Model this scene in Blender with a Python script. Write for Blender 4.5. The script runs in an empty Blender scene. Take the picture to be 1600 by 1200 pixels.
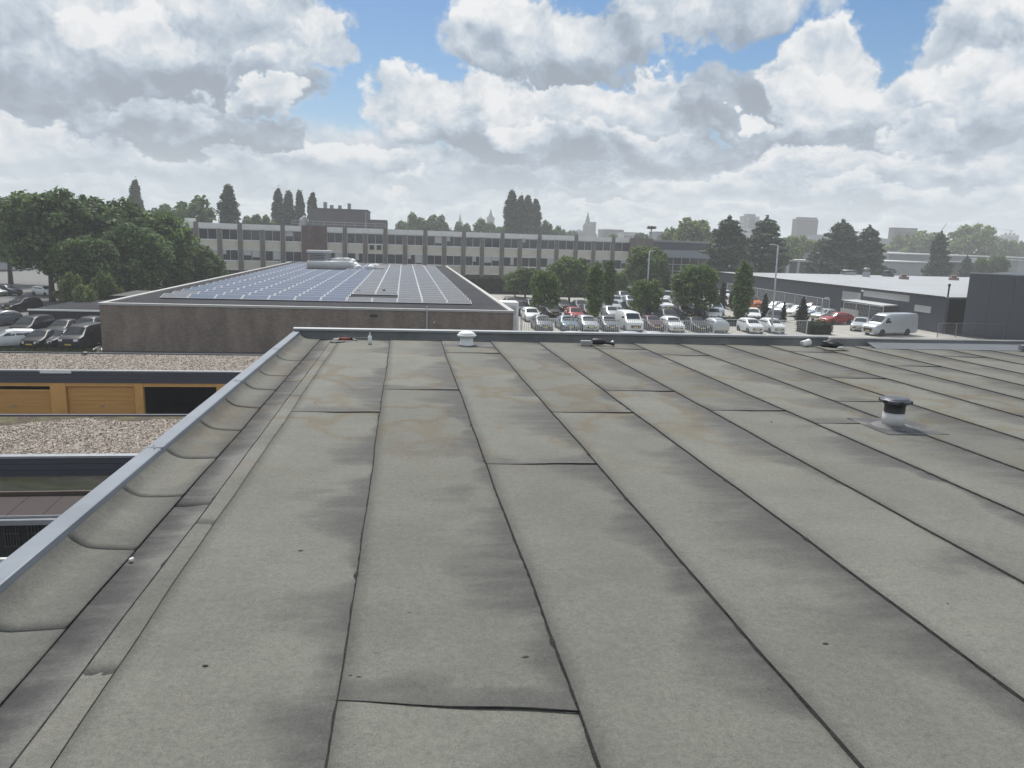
import bpy, bmesh, math, random
from mathutils import Vector, Matrix
random.seed(7)
rnd = random.Random(11)
scene = bpy.context.scene
COL = scene.collection
R = math.radians

# ------------------------------------------------------------------ camera
PW, PH, PF = 1600.0, 1200.0, 1180.0
YAW, PITCH, ROLL = 0.145076, 0.187054, 0.032988
EYE = Vector((0.0, 0.0, 8.9))
fwd = Vector((math.sin(YAW) * math.cos(PITCH), math.cos(YAW) * math.cos(PITCH), -math.sin(PITCH)))
r0 = Vector((math.cos(YAW), -math.sin(YAW), 0.0))
u0 = r0.cross(fwd)
cr = r0 * math.cos(ROLL) + u0 * math.sin(ROLL)
cu = -r0 * math.sin(ROLL) + u0 * math.cos(ROLL)
cam_d = bpy.data.cameras.new('camera')
cam = bpy.data.objects.new('camera', cam_d)
COL.objects.link(cam)
M3 = Matrix((cr, cu, -fwd)).transposed()
cam.matrix_world = Matrix.Translation(EYE) @ M3.to_4x4()
cam_d.sensor_width = 36.0
cam_d.lens = 36.0 * PF / PW
cam_d.clip_start = 0.05
cam_d.clip_end = 30000.0
scene.camera = cam

def ray(px, py):
    return fwd + cr * ((px - PW / 2) / PF) - cu * ((py - PH / 2) / PF)
def at_z(px, py, z):                      # the spot on the level plane z that the photo shows at a pixel
    d = ray(px, py); return EYE + d * ((z - EYE.z) / d.z)
def at_y(px, py, y):                      # the spot on the upright plane y
    d = ray(px, py); return EYE + d * (y / d.y)
def at_x(px, py, x):
    d = ray(px, py); return EYE + d * (x / d.x)

# ------------------------------------------------------------------ exposure, sky, sun
vs = scene.view_settings
vs.view_transform = 'Standard'; vs.look = 'None'; vs.exposure = 0.85; vs.gamma = 1.0
vs.use_curve_mapping = False
SUN_EL, SUN_AZ = R(54), R(-8)             # azimuth from +Y towards +X
world = bpy.data.worlds.new('World'); scene.world = world; world.use_nodes = True
SKY = 0.052
HAZE = 0.00075
scene.cycles.volume_bounces = 2
def build_sky():
    nt = world.node_tree; nt.nodes.clear(); L = nt.links.new
    def nd(t): return nt.nodes.new(t)
    def put(sock, v):
        if isinstance(v, (int, float)): sock.default_value = v
        elif isinstance(v, (tuple, list)): sock.default_value = v
        else: L(v, sock)
    def m(op, a, b=0.0, c=0.0, clamp=False):
        n = nd('ShaderNodeMath'); n.operation = op; n.use_clamp = clamp
        put(n.inputs[0], a); put(n.inputs[1], b); put(n.inputs[2], c); return n.outputs[0]
    def sm(v, a, b, lo=0.0, hi=1.0):
        n = nd('ShaderNodeMapRange'); n.interpolation_type = 'SMOOTHSTEP'
        put(n.inputs[0], v); put(n.inputs[1], a); put(n.inputs[2], b); put(n.inputs[3], lo); put(n.inputs[4], hi); return n.outputs[0]
    def xyz(x, y, z):
        n = nd('ShaderNodeCombineXYZ'); put(n.inputs[0], x); put(n.inputs[1], y); put(n.inputs[2], z); return n.outputs[0]
    def vm(op, a, b=None, s=None):
        n = nd('ShaderNodeVectorMath'); n.operation = op; put(n.inputs[0], a)
        if b is not None: put(n.inputs[1], b)
        if s is not None: put(n.inputs['Scale'], s)
        return n.outputs['Value'] if op in ('LENGTH', 'DOT_PRODUCT') else n.outputs[0]
    def mix(f, a, b):
        n = nd('ShaderNodeMix'); n.data_type = 'RGBA'; put(n.inputs[0], f); put(n.inputs[6], a); put(n.inputs[7], b); return n.outputs[2]
    def noise(p, sc, det=6.0, ro=0.55, col=False, typ='FBM'):
        n = nd('ShaderNodeTexNoise'); n.noise_dimensions = '2D'; n.noise_type = typ; n.normalize = True
        put(n.inputs['Vector'], p); n.inputs['Scale'].default_value = sc; n.inputs['Detail'].default_value = det; n.inputs['Roughness'].default_value = ro
        return n.outputs['Color'] if col else n.outputs['Fac']
    def puff(p, sc, det=3.0):
        n = nd('ShaderNodeTexVoronoi'); n.voronoi_dimensions = '2D'; n.feature = 'SMOOTH_F1'; n.normalize = True
        put(n.inputs['Vector'], p); n.inputs['Scale'].default_value = sc; n.inputs['Detail'].default_value = det
        n.inputs['Roughness'].default_value = 0.55; n.inputs['Lacunarity'].default_value = 2.3; n.inputs['Smoothness'].default_value = 0.25
        return m('SUBTRACT', 1.0, n.outputs['Distance'])
    tc = nd('ShaderNodeTexCoord')
    sp = nd('ShaderNodeSeparateXYZ'); L(tc.outputs['Generated'], sp.inputs[0])
    X, Y, Z = sp.outputs
    az = m('ARCTAN2', X, Y)
    el = m('ARCSINE', m('MINIMUM', m('MAXIMUM', Z, -1.0), 1.0))
    elp = m('MAXIMUM', el, 0.0)
    e2 = m('ADD', elp, 0.13)
    px_ = m('MULTIPLY', az, 3.3)
    py_ = m('MULTIPLY', m('LOGARITHM', e2, math.e), 1.25)
    P = xyz(px_, py_, 0.37)
    A = xyz(az, el, 0.0)
    # domain warp makes ragged, lobed outlines
    w1 = vm('SUBTRACT', noise(P, 2.6, 5.0, 0.6, True), (0.5, 0.5, 0.5))
    Pw = vm('ADD', P, vm('SCALE', w1, s=0.16))
    Aw = vm('ADD', A, vm('MULTIPLY', w1, (0.13, 0.10, 0.0)))
    def height(p):
        return m('ADD', m('MULTIPLY', puff(p, 3.4), 0.62), m('MULTIPLY', noise(p, 4.0, 6.0, 0.58), 0.5))
    h0 = height(Pw)
    h1 = height(vm('ADD', Pw, (0.03, 0.075, 0.0)))
    lit = m('MULTIPLY', m("SUBTRACT", h0, h1), 1.6)
    big = noise(P, 1.15, 3.0, 0.5)
    soft = m('SUBTRACT', noise(Pw, 1.9, 3.0, 0.5), 0.5)
    fine = m('SUBTRACT', noise(P, 11.0, 6.0, 0.62), 0.5)
    edge = m('ADD', m('MULTIPLY', m("SUBTRACT", h0, 0.69), 1.25), m('MULTIPLY', fine, 0.32))
    far = sm(el, 0.13, 0.01)                  # the low rows lose contrast in the air
    loc = m('ADD', lit, m('MULTIPLY', soft, 0.55))
    # the overall broken layer: open above, closing towards the horizon; patchy all round outside the picture
    azw = m('ABSOLUTE', m('SUBTRACT', az, YAW))
    out = m('MAXIMUM', sm(azw, 0.62, 0.85), sm(el, 0.33, 0.45))
    base = m('ADD', m('MULTIPLY', sm(el, 0.165, 0.09), 0.55), m('MULTIPLY', out, m('MULTIPLY', m('SUBTRACT', 0.72, big), 2.4)))
    cover = sm(m('ADD', m('SUBTRACT', base, 0.12), m('MULTIPLY', edge, 0.7)), 0.0, 0.3)
    s = m('ADD', m('ADD', 0.60, m('MULTIPLY', m('SUBTRACT', big, 0.5), 0.5)), m('MULTIPLY', loc, 0.8))
    for (cx, cy, rx, ry, b_, g_) in CLOUDS:
        d_ = ray(cx, cy).normalized()
        q = vm('MULTIPLY', vm('SUBTRACT', Aw, (math.atan2(d_.x, d_.y), math.asin(d_.z), 0.0)), (PF / rx, PF / ry, 0.0))
        dd = m('ADD', m('SUBTRACT', 0.95, vm('LENGTH', q)), m('MULTIPLY', edge, 0.95))
        mk = sm(dd, 0.0, 0.22)
        si = m('ADD', m('ADD', vm('DOT_PRODUCT', q, (-g_ * 0.25, g_, 0.0)), b_), loc)
        n = nd('ShaderNodeMix'); n.data_type = 'FLOAT'; put(n.inputs[0], mk); put(n.inputs[2], s); put(n.inputs[3], si); s = n.outputs[0]
        cover = m('MAXIMUM', cover, mk)
    s = m('ADD', m('MULTIPLY', s, m('SUBTRACT', 1.0, m('MULTIPLY', far, 0.25))), m('MULTIPLY', far, 0.20), clamp=True)
    s = m('ADD', m('MULTIPLY', m('SUBTRACT', s, 0.6), 1.35), 0.565, clamp=True)
    ramp = nd('ShaderNodeValToRGB'); L(s, ramp.inputs[0])
    e = ramp.color_ramp.elements
    e[0].position = 0.0; e[0].color = (0.165, 0.195, 0.235, 1)
    e[1].position = 1.0; e[1].color = (0.50, 0.503, 0.507, 1)
    for p_, c_ in ((0.25, (0.205, 0.248, 0.300, 1)), (0.55, (0.308, 0.352, 0.398, 1)), (0.8, (0.425, 0.442, 0.457, 1))):
        x = e.new(p_); x.color = c_
    hz = sm(el, 0.12, -0.005)
    cloud = mix(m('MULTIPLY', hz, 0.55), ramp.outputs[0], (0.475, 0.53, 0.545, 1))
    cloud = vm('SCALE', cloud, s=1.0 / SKY)
    st = nd('ShaderNodeTexSky'); st.sky_type = 'NISHITA'; st.sun_disc = False
    st.sun_elevation = SUN_EL; st.sun_rotation = SUN_AZ
    st.air_density = 1.0; st.dust_density = 0.6; st.ozone_density = 2.0; st.altitude = 0.0
    hs = nd('ShaderNodeHueSaturation'); hs.inputs['Saturation'].default_value = 1.42; hs.inputs['Value'].default_value = 0.98; L(st.outputs[0], hs.inputs['Color'])
    col = mix(cover, hs.outputs[0], cloud)
    # below the horizon: the distant land
    col = mix(sm(el, 0.0, -0.02), col, (0.18 / SKY, 0.20 / SKY, 0.18 / SKY, 1))
    bg = nd('ShaderNodeBackground'); L(col, bg.inputs[0]); bg.inputs[1].default_value = SKY
    o = nd('ShaderNodeOutputWorld'); L(bg.outputs[0], o.inputs[0])
CLOUDS = []
_r = random.Random(5)
for _y, _n, _rx, _ry, _b in ((338, 9, 110, 11, .62), (318, 10, 105, 15, .60), (297, 10, 100, 20, .60), (274, 9, 100, 25, .60), (252, 7, 105, 32, .60)):
    _k = list(range(_n)); _r.shuffle(_k)
    for _i in _k:
        CLOUDS.append((1600 * (_i + .5) / _n + _r.uniform(-70, 70) - 20, _y + _r.uniform(-7, 7) + .012 * 1600 * (_i / _n - .5), _rx * _r.uniform(.65, 1.3), _ry * _r.uniform(.8, 1.35), _b + _r.uniform(-.06, .10), _r.uniform(.34, .5)))
CLOUDS += [  # centre and radii in photo units, base tone, top-to-bottom contrast; far ones first
    (1240, 250, 120, 34, .70, .4), (1450, 250, 130, 44, .56, .4), (1560, 228, 100, 62, .66, .4), (510, 258, 110, 38, .64, .4), (40, 222, 100, 46, .64, .36), (210, 250, 120, 30, .50, .34),
    (920, 236, 240, 34, .30, .2), (655, 168, 98, 56, .66, .36), (770, 160, 130, 56, .66, .36), (720, 205, 120, 34, .48, .34), (1030, 165, 110, 60, .68, .34),
    (900, 172, 150, 66, .66, .32), (1000, 225, 110, 30, .48, .4), (850, 222, 80, 30, .62, .36), (1030, 240, 90, 14, .34, .2),
    (1085, 14, 195, 58, .58, .36), (940, 60, 120, 60, .55, .36), (790, 50, 115, 80, .62, .40), (830, 102, 130, 26, .26, .2), (735, 66, 48, 56, .5, .3),
    (1560, 55, 108, 86, .68, .3), (1480, 172, 128, 74, .60, .42), (1590, 130, 90, 80, .7, .3), (1400, 205, 150, 38, .5, .4),
    (1185, 172, 130, 68, .30, .22), (1292, 108, 80, 58, .76, .3), (1300, 165, 100, 62, .66, .4), (1270, 208, 150, 26, .40, .3), (1155, 190, 22, 15, .86, .1), (1440, 215, 70, 30, .6, .3),
    (90, 40, 300, 100, .64, .24), (385, 38, 180, 92, .62, .22), (512, 62, 66, 60, .66, .3), (60, 150, 210, 44, .32, .2), (300, 132, 210, 50, .30, .24), (415, 125, 50, 46, .5, .3),
    (300, 196, 170, 36, .36, .34), (415, 168, 52, 30, .68, .3), (390, 205, 90, 26, .40, .4), (200, 60, 90, 40, .74, .3)]
build_sky()
world.cycles.sampling_method = 'MANUAL'; world.cycles.sample_map_resolution = 512
sd = bpy.data.lights.new('sun', 'SUN'); sd.energy = 2.4; sd.angle = R(14); sd.color = (1.0, 0.96, 0.9)
sun = bpy.data.objects.new('sun', sd); COL.objects.link(sun)
sdir = Vector((math.sin(SUN_AZ) * math.cos(SUN_EL), math.cos(SUN_AZ) * math.cos(SUN_EL), math.sin(SUN_EL)))
sun.rotation_euler = sdir.to_track_quat('Z', 'Y').to_euler()
sun.location = (0, 60, 60)

# ------------------------------------------------------------------ helpers
def tag(o, label=None, cat=None, group=None, kind=None):
    if label: o['label'] = label
    if cat: o['category'] = cat
    if group: o['group'] = group
    if kind: o['kind'] = kind
    return o
def thing(name, label, cat, loc=(0, 0, 0), rz=0.0, group=None):
    o = bpy.data.objects.new(name, None); COL.objects.link(o)
    o.location = loc; o.rotation_euler = (0, 0, rz); o.empty_display_size = 0.2
    return tag(o, label, cat, group)
def link(name, mesh, parent=None, loc=None, rot=None, scale=None):
    o = bpy.data.objects.new(name, mesh); COL.objects.link(o)
    if parent: o.parent = parent
    if loc is not None: o.location = loc
    if rot is not None: o.rotation_euler = rot
    if scale is not None: o.scale = scale
    return o
def copy_tree(o, parent=None):
    c = o.copy(); COL.objects.link(c)
    c.parent = parent
    for ch in KIDS.get(o.name, []): copy_tree(ch, c)
    return c
KIDS = {}
def index_kids(root):
    for ch in root.children:
        KIDS.setdefault(root.name, []); 
        if ch not in KIDS[root.name]: KIDS[root.name].append(ch)
        index_kids(ch)

class MB:
    def __init__(s): s.v = []; s.f = []; s.mi = []; s.uv = None
    def add(s, vs, fs, mi=0):
        b = len(s.v); s.v.extend([tuple(v) for v in vs])
        for f in fs: s.f.append(tuple(b + i for i in f)); s.mi.append(mi)
        return s
    def box(s, x0, x1, y0, y1, z0, z1, mi=0):
        return s.add([(x0, y0, z0), (x1, y0, z0), (x1, y1, z0), (x0, y1, z0), (x0, y0, z1), (x1, y0, z1), (x1, y1, z1), (x0, y1, z1)],
                     [(3, 2, 1, 0), (4, 5, 6, 7), (0, 1, 5, 4), (1, 2, 6, 5), (2, 3, 7, 6), (3, 0, 4, 7)], mi)
    def cbox(s, c, d, mi=0, rz=0.0):
        cs, sn = math.cos(rz), math.sin(rz); vs = []
        for sz in (-.5, .5):
            for sx, sy in ((-.5, -.5), (.5, -.5), (.5, .5), (-.5, .5)):
                x, y = sx * d[0], sy * d[1]
                vs.append((c[0] + x * cs - y * sn, c[1] + x * sn + y * cs, c[2] + sz * d[2]))
        return s.add(vs, [(3, 2, 1, 0), (4, 5, 6, 7), (0, 1, 5, 4), (1, 2, 6, 5), (2, 3, 7, 6), (3, 0, 4, 7)], mi)
    def quad(s, a, b, c, d, mi=0): return s.add([a, b, c, d], [(0, 1, 2, 3)], mi)
    def prism(s, poly, z0, z1, mi=0):
        n = len(poly)
        vs = [(x, y, z0) for x, y in poly] + [(x, y, z1) for x, y in poly]
        fs = [tuple(reversed(range(n))), tuple(range(n, 2 * n))] + [(i, (i + 1) % n, n + (i + 1) % n, n + i) for i in range(n)]
        return s.add(vs, fs, mi)
    def tube(s, p0, p1, r0, r1=None, n=8, mi=0, caps=True):
        r1 = r0 if r1 is None else r1
        p0, p1 = Vector(p0), Vector(p1); d = (p1 - p0).normalized()
        a = d.orthogonal().normalized(); b = d.cross(a)
        vs = []
        for p, r in ((p0, r0), (p1, r1)):
            for i in range(n):
                t = 2 * math.pi * i / n; vs.append(p + a * (r * math.cos(t)) + b * (r * math.sin(t)))
        fs = [(i, (i + 1) % n, n + (i + 1) % n, n + i) for i in range(n)]
        if caps: fs += [tuple(reversed(range(n))), tuple(range(n, 2 * n))]
        return s.add(vs, fs, mi)
    def path(s, pts, radii, n=8, mi=0):
        for i in range(len(pts) - 1): s.tube(pts[i], pts[i + 1], radii[i], radii[i + 1], n, mi)
        return s
    def lathe(s, prof, c=(0, 0, 0), n=24, mi=0, cap=True):
        vs = []; fs = []
        for r, z in prof:
            for i in range(n):
                t = 2 * math.pi * i / n; vs.append((c[0] + r * math.cos(t), c[1] + r * math.sin(t), c[2] + z))
        for k in range(len(prof) - 1):
            for i in range(n):
                fs.append((k * n + i, k * n + (i + 1) % n, (k + 1) * n + (i + 1) % n, (k + 1) * n + i))
        if cap:
            fs.append(tuple(reversed(range(n)))); fs.append(tuple(range((len(prof) - 1) * n, len(prof) * n)))
        return s.add(vs, fs, mi)
    def mesh(s, name, mats, smooth=False):
        me = bpy.data.meshes.new(name); me.from_pydata(s.v, [], s.f)
        if not isinstance(mats, (list, tuple)): mats = [mats]
        for m_ in mats: me.materials.append(m_)
        if len(mats) > 1: me.polygons.foreach_set('material_index', s.mi)
        if smooth:
            me.polygons.foreach_set('use_smooth', [True] * len(me.polygons))
        me.update()
        return me
    def build(s, name, mats, parent=None, smooth=False, **kw):
        return link(name, s.mesh(name, mats, smooth), parent, **kw)

# ------------------------------------------------------------------ materials
def mat(name, col, rough=0.7, metal=0.0, var=0.0, vscale=2.0, bump=0.0, bscale=40.0, spec=0.5, coat=0.0, stretch=None, obj_rand=0.0, col2=None, mixscale=None, mixlo=0.4, mixhi=0.6, emis=None):
    m_ = bpy.data.materials.new(name); m_.use_nodes = True
    nt = m_.node_tree; b = nt.nodes['Principled BSDF']; L = nt.links.new
    b.inputs['Base Color'].default_value = (*col, 1); b.inputs['Roughness'].default_value = rough
    b.inputs['Metallic'].default_value = metal; b.inputs['Specular IOR Level'].default_value = spec
    if coat: b.inputs['Coat Weight'].default_value = coat; b.inputs['Coat Roughness'].default_value = 0.04
    if not (var or bump or obj_rand or col2): return m_
    tc = nt.nodes.new('ShaderNodeTexCoord'); mp = nt.nodes.new('ShaderNodeMapping')
    L(tc.outputs['Object'], mp.inputs[0])
    if stretch: mp.inputs['Scale'].default_value = stretch
    src = None
    if col2:
        n = nt.nodes.new('ShaderNodeTexNoise'); n.inputs['Scale'].default_value = mixscale or vscale; n.inputs['Detail'].default_value = 6; L(mp.outputs[0], n.inputs[0])
        r_ = nt.nodes.new('ShaderNodeMapRange'); r_.inputs[1].default_value = mixlo; r_.inputs[2].default_value = mixhi; L(n.outputs[0], r_.inputs[0])
        x = nt.nodes.new('ShaderNodeMix'); x.data_type = 'RGBA'; L(r_.outputs[0], x.inputs[0]); x.inputs[6].default_value = (*col, 1); x.inputs[7].default_value = (*col2, 1)
        src = x.outputs[2]
    if var:
        n = nt.nodes.new('ShaderNodeTexNoise'); n.inputs['Scale'].default_value = vscale; n.inputs['Detail'].default_value = 7; n.inputs['Roughness'].default_value = 0.62; L(mp.outputs[0], n.inputs[0])
        r_ = nt.nodes.new('ShaderNodeMapRange'); r_.inputs[1].default_value = 0.25; r_.inputs[2].default_value = 0.75
        r_.inputs[3].default_value = 1 - var; r_.inputs[4].default_value = 1 + var; L(n.outputs[0], r_.inputs[0])
        x = nt.nodes.new('ShaderNodeVectorMath'); x.operation = 'SCALE'
        if src: L(src, x.inputs[0])
        else: x.inputs[0].default_value = col
        L(r_.outputs[0], x.inputs['Scale']); src = x.outputs[0]
    if obj_rand:
        oi = nt.nodes.new('ShaderNodeObjectInfo')
        r_ = nt.nodes.new('ShaderNodeMapRange'); r_.inputs[3].default_value = 1 - obj_rand; r_.inputs[4].default_value = 1 + obj_rand; L(oi.outputs['Random'], r_.inputs[0])
        x = nt.nodes.new('ShaderNodeVectorMath'); x.operation = 'SCALE'
        if src: L(src, x.inputs[0])
        else: x.inputs[0].default_value = col
        L(r_.outputs[0], x.inputs['Scale']); src = x.outputs[0]
    if src: L(src, b.inputs['Base Color'])
    if bump:
        n = nt.nodes.new('ShaderNodeTexNoise'); n.inputs['Scale'].default_value = bscale; n.inputs['Detail'].default_value = 5; L(tc.outputs['Object'], n.inputs[0])
        bp = nt.nodes.new('ShaderNodeBump'); bp.inputs['Strength'].default_value = bump; bp.inputs['Distance'].default_value = 0.02; L(n.outputs[0], bp.inputs['Height']); L(bp.outputs[0], b.inputs['Normal'])
    return m_

def felt_material(name, base, stain=(0.060, 0.058, 0.058), streak=True, wide=1.0, least=0.03):
    """mineral felt: granule speckle, dark silt washed up against the laps (u = metres to the lap on the right, v = metres to the near end), tan puddle rings"""
    m_ = bpy.data.materials.new(name); m_.use_nodes = True
    nt = m_.node_tree; b = nt.nodes['Principled BSDF']; L = nt.links.new
    b.inputs['Roughness'].default_value = 0.82; b.inputs['Specular IOR Level'].default_value = 0.35
    def nd(t): return nt.nodes.new(t)
    def put(k, v):
        if isinstance(v, (int, float, tuple)): k.default_value = v
        else: L(v, k)
    def mm(op, a, b_=0.0, c=0.0, clamp=False):
        n = nd('ShaderNodeMath'); n.operation = op; n.use_clamp = clamp; put(n.inputs[0], a); put(n.inputs[1], b_); put(n.inputs[2], c); return n.outputs[0]
    def sm(v, a, b_, lo=0.0, hi=1.0):
        n = nd('ShaderNodeMapRange'); n.interpolation_type = 'SMOOTHSTEP'; put(n.inputs[0], v); put(n.inputs[1], a); put(n.inputs[2], b_); put(n.inputs[3], lo); put(n.inputs[4], hi); return n.outputs[0]
    def noise(vec, sc, det=4.0, ro=0.55):
        n = nd('ShaderNodeTexNoise'); L(vec, n.inputs[0]); n.inputs['Scale'].default_value = sc; n.inputs['Detail'].default_value = det; n.inputs['Roughness'].default_value = ro; return n.outputs[0]
    def mapped(vec, sc):
        n = nd('ShaderNodeMapping'); L(vec, n.inputs[0]); n.inputs['Scale'].default_value = sc; return n.outputs[0]
    def mix(f, a, c):
        n = nd('ShaderNodeMix'); n.data_type = 'RGBA'; put(n.inputs[0], f); put(n.inputs[6], a); put(n.inputs[7], c); return n.outputs[2]
    P = nd('ShaderNodeTexCoord').outputs['Object']
    uv = nd('ShaderNodeUVMap'); uv.uv_map = 'lap'
    sp = nd('ShaderNodeSeparateXYZ'); L(uv.outputs[0], sp.inputs[0]); u, v = sp.outputs[0], sp.outputs[1]
    px = nd('ShaderNodeSeparateXYZ'); L(P, px.inputs[0])
    seg = noise(mapped(P, (0.9, 1.0, 1.0)), 0.75, 3.0)            # which stretches of the lap hold silt
    rag = noise(mapped(P, (0.8, 2.6, 1.0)), 2.4, 6.0, 0.62)
    wid = mm('ADD', mm('MULTIPLY', sm(seg, 0.38, 0.64), 0.44), least)
    wid = mm('MULTIPLY', mm('MULTIPLY', wid, wide), mm('ADD', 0.35, mm('MULTIPLY', rag, 1.3)))
    st = mm('MULTIPLY', sm(mm('DIVIDE', u, wid), 1.7, -0.1), sm(rag, 0.25, 0.6, 0.5, 1.0))
    w2 = mm('MULTIPLY', mm('ADD', 0.10, mm('MULTIPLY', sm(noise(P, 1.7, 3.0), 0.4, 0.7), 0.35)), mm('ADD', 0.4, mm('MULTIPLY', rag, 1.1)))
    st2 = mm('MULTIPLY', sm(mm('DIVIDE', v, w2), 1.4, -0.1), 0.85 if streak else 0.45)
    st = mm('MAXIMUM', st, st2)
    if not streak: st = mm('MULTIPLY', st, 0.6)
    # pools that dried out, towards the far end
    pool = noise(mapped(P, (1.0, 0.8, 1.0)), 0.62, 3.0)
    ring = mm('MULTIPLY', sm(mm('ABSOLUTE', mm('SUBTRACT', pool, 0.52)), 0.045, 0.0), mm('MULTIPLY', sm(px.outputs[1], 5.0, 7.5), sm(px.outputs[1], 14.5, 10.5, 0.35, 1.0)))
    blot = noise(P, 1.3, 7.0, 0.6)
    base_c = mix(sm(blot, 0.3, 0.7), tuple(c * 0.90 for c in base) + (1,), tuple(c * 1.10 for c in base) + (1,))
    streaks = noise(mapped(P, (1.0, 7.0, 1.0)), 2.6, 6.0, 0.6)
    base_c = mix(mm('MULTIPLY', sm(streaks, 0.52, 0.75), 0.30), base_c, tuple(c * 0.72 for c in base) + (1,))
    base_c = mix(mm('MULTIPLY', ring, 0.95), base_c, (0.132, 0.112, 0.078, 1))
    green = sm(noise(P, 0.55, 2.0), 0.45, 0.7)
    base_c = mix(mm('MULTIPLY', mm('MULTIPLY', green, 0.35), sm(px.outputs[1], 3.0, 9.0)), base_c, (0.172, 0.170, 0.132, 1))
    base_c = mix(mm('MULTIPLY', st, 0.90), base_c, tuple(stain) + (1,))
    # scuffs: few, dark and small
    sc_ = noise(mapped(P, (1.0, 1.6, 1.0)), 6.5, 2.0, 0.4)
    base_c = mix(sm(sc_, 0.80, 0.84), base_c, (0.05, 0.05, 0.05, 1))
    sp1 = noise(P, 230.0, 2.0, 0.7)
    sp2 = noise(P, 70.0, 3.0, 0.7)
    sp3 = noise(P, 28.0, 3.0, 0.6)
    k = mm('ADD', mm('MULTIPLY', mm('SUBTRACT', sp1, 0.5), 1.5), mm('ADD', mm('MULTIPLY', mm('SUBTRACT', sp2, 0.5), 0.75), mm('ADD', 1.0, mm('MULTIPLY', mm('SUBTRACT', sp3, 0.5), 0.5))))
    oi = nd('ShaderNodeObjectInfo'); rn = nd('ShaderNodeMapRange'); rn.inputs[3].default_value = 0.90; rn.inputs[4].default_value = 1.09; L(oi.outputs['Random'], rn.inputs[0]); k = mm('MULTIPLY', k, rn.outputs[0])
    x = nd('ShaderNodeVectorMath'); x.operation = 'SCALE'; L(base_c, x.inputs[0]); L(k, x.inputs['Scale'])
    L(x.outputs[0], b.inputs['Base Color'])
    bp = nd('ShaderNodeBump'); bp.inputs['Strength'].default_value = 0.5; bp.inputs['Distance'].default_value = 0.006
    hh = mm('ADD', mm('MULTIPLY', sp2, 0.5), mm('MULTIPLY', noise(P, 9.0, 4.0), 1.2)); L(hh, bp.inputs['Height']); L(bp.outputs[0], b.inputs['Normal'])
    return m_

def brick_material(name, c1, c2, mortar, bw=0.21, bh=0.065):
    m_ = bpy.data.materials.new(name); m_.use_nodes = True
    nt = m_.node_tree; b = nt.nodes['Principled BSDF']; L = nt.links.new
    b.inputs['Roughness'].default_value = 0.85
    tc = nt.nodes.new('ShaderNodeTexCoord'); sp = nt.nodes.new('ShaderNodeSeparateXYZ'); L(tc.outputs['Object'], sp.inputs[0])
    ad = nt.nodes.new('ShaderNodeMath'); ad.operation = 'ADD'; L(sp.outputs[0], ad.inputs[0]); L(sp.outputs[1], ad.inputs[1])
    cb = nt.nodes.new('ShaderNodeCombineXYZ'); L(ad.outputs[0], cb.inputs[0]); L(sp.outputs[2], cb.inputs[1])
    t = nt.nodes.new('ShaderNodeTexBrick'); L(cb.outputs[0], t.inputs[0]); t.inputs['Scale'].default_value = 1.0
    t.inputs['Color1'].default_value = (*c1, 1); t.inputs['Color2'].default_value = (*c2, 1); t.inputs['Mortar'].default_value = (*mortar, 1)
    t.inputs['Brick Width'].default_value = bw; t.inputs['Row Height'].default_value = bh; t.inputs['Mortar Size'].default_value = 0.010; t.inputs['Bias'].default_value = -0.1
    n = nt.nodes.new('ShaderNodeTexNoise'); n.inputs['Scale'].default_value = 0.9; n.inputs['Detail'].default_value = 6; n.inputs['Roughness'].default_value = 0.65
    mp = nt.nodes.new('ShaderNodeMapping'); mp.inputs['Scale'].default_value = (1, 1, 0.35); L(tc.outputs['Object'], mp.inputs[0]); L(mp.outputs[0], n.inputs[0])
    r_ = nt.nodes.new('ShaderNodeMapRange'); r_.inputs[1].default_value = 0.3; r_.inputs[2].default_value = 0.7; r_.inputs[3].default_value = 0.66; r_.inputs[4].default_value = 1.3; L(n.outputs[0], r_.inputs[0])
    x = nt.nodes.new('ShaderNodeVectorMath'); x.operation = 'SCALE'; L(t.outputs[0], x.inputs[0]); L(r_.outputs[0], x.inputs['Scale']); L(x.outputs[0], b.inputs['Base Color'])
    bp = nt.nodes.new('ShaderNodeBump'); bp.inputs['Strength'].default_value = 0.6; bp.inputs['Distance'].default_value = 0.01; bp.invert = True; L(t.outputs[1], bp.inputs['Height']); L(bp.outputs[0], b.inputs['Normal'])
    return m_

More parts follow.
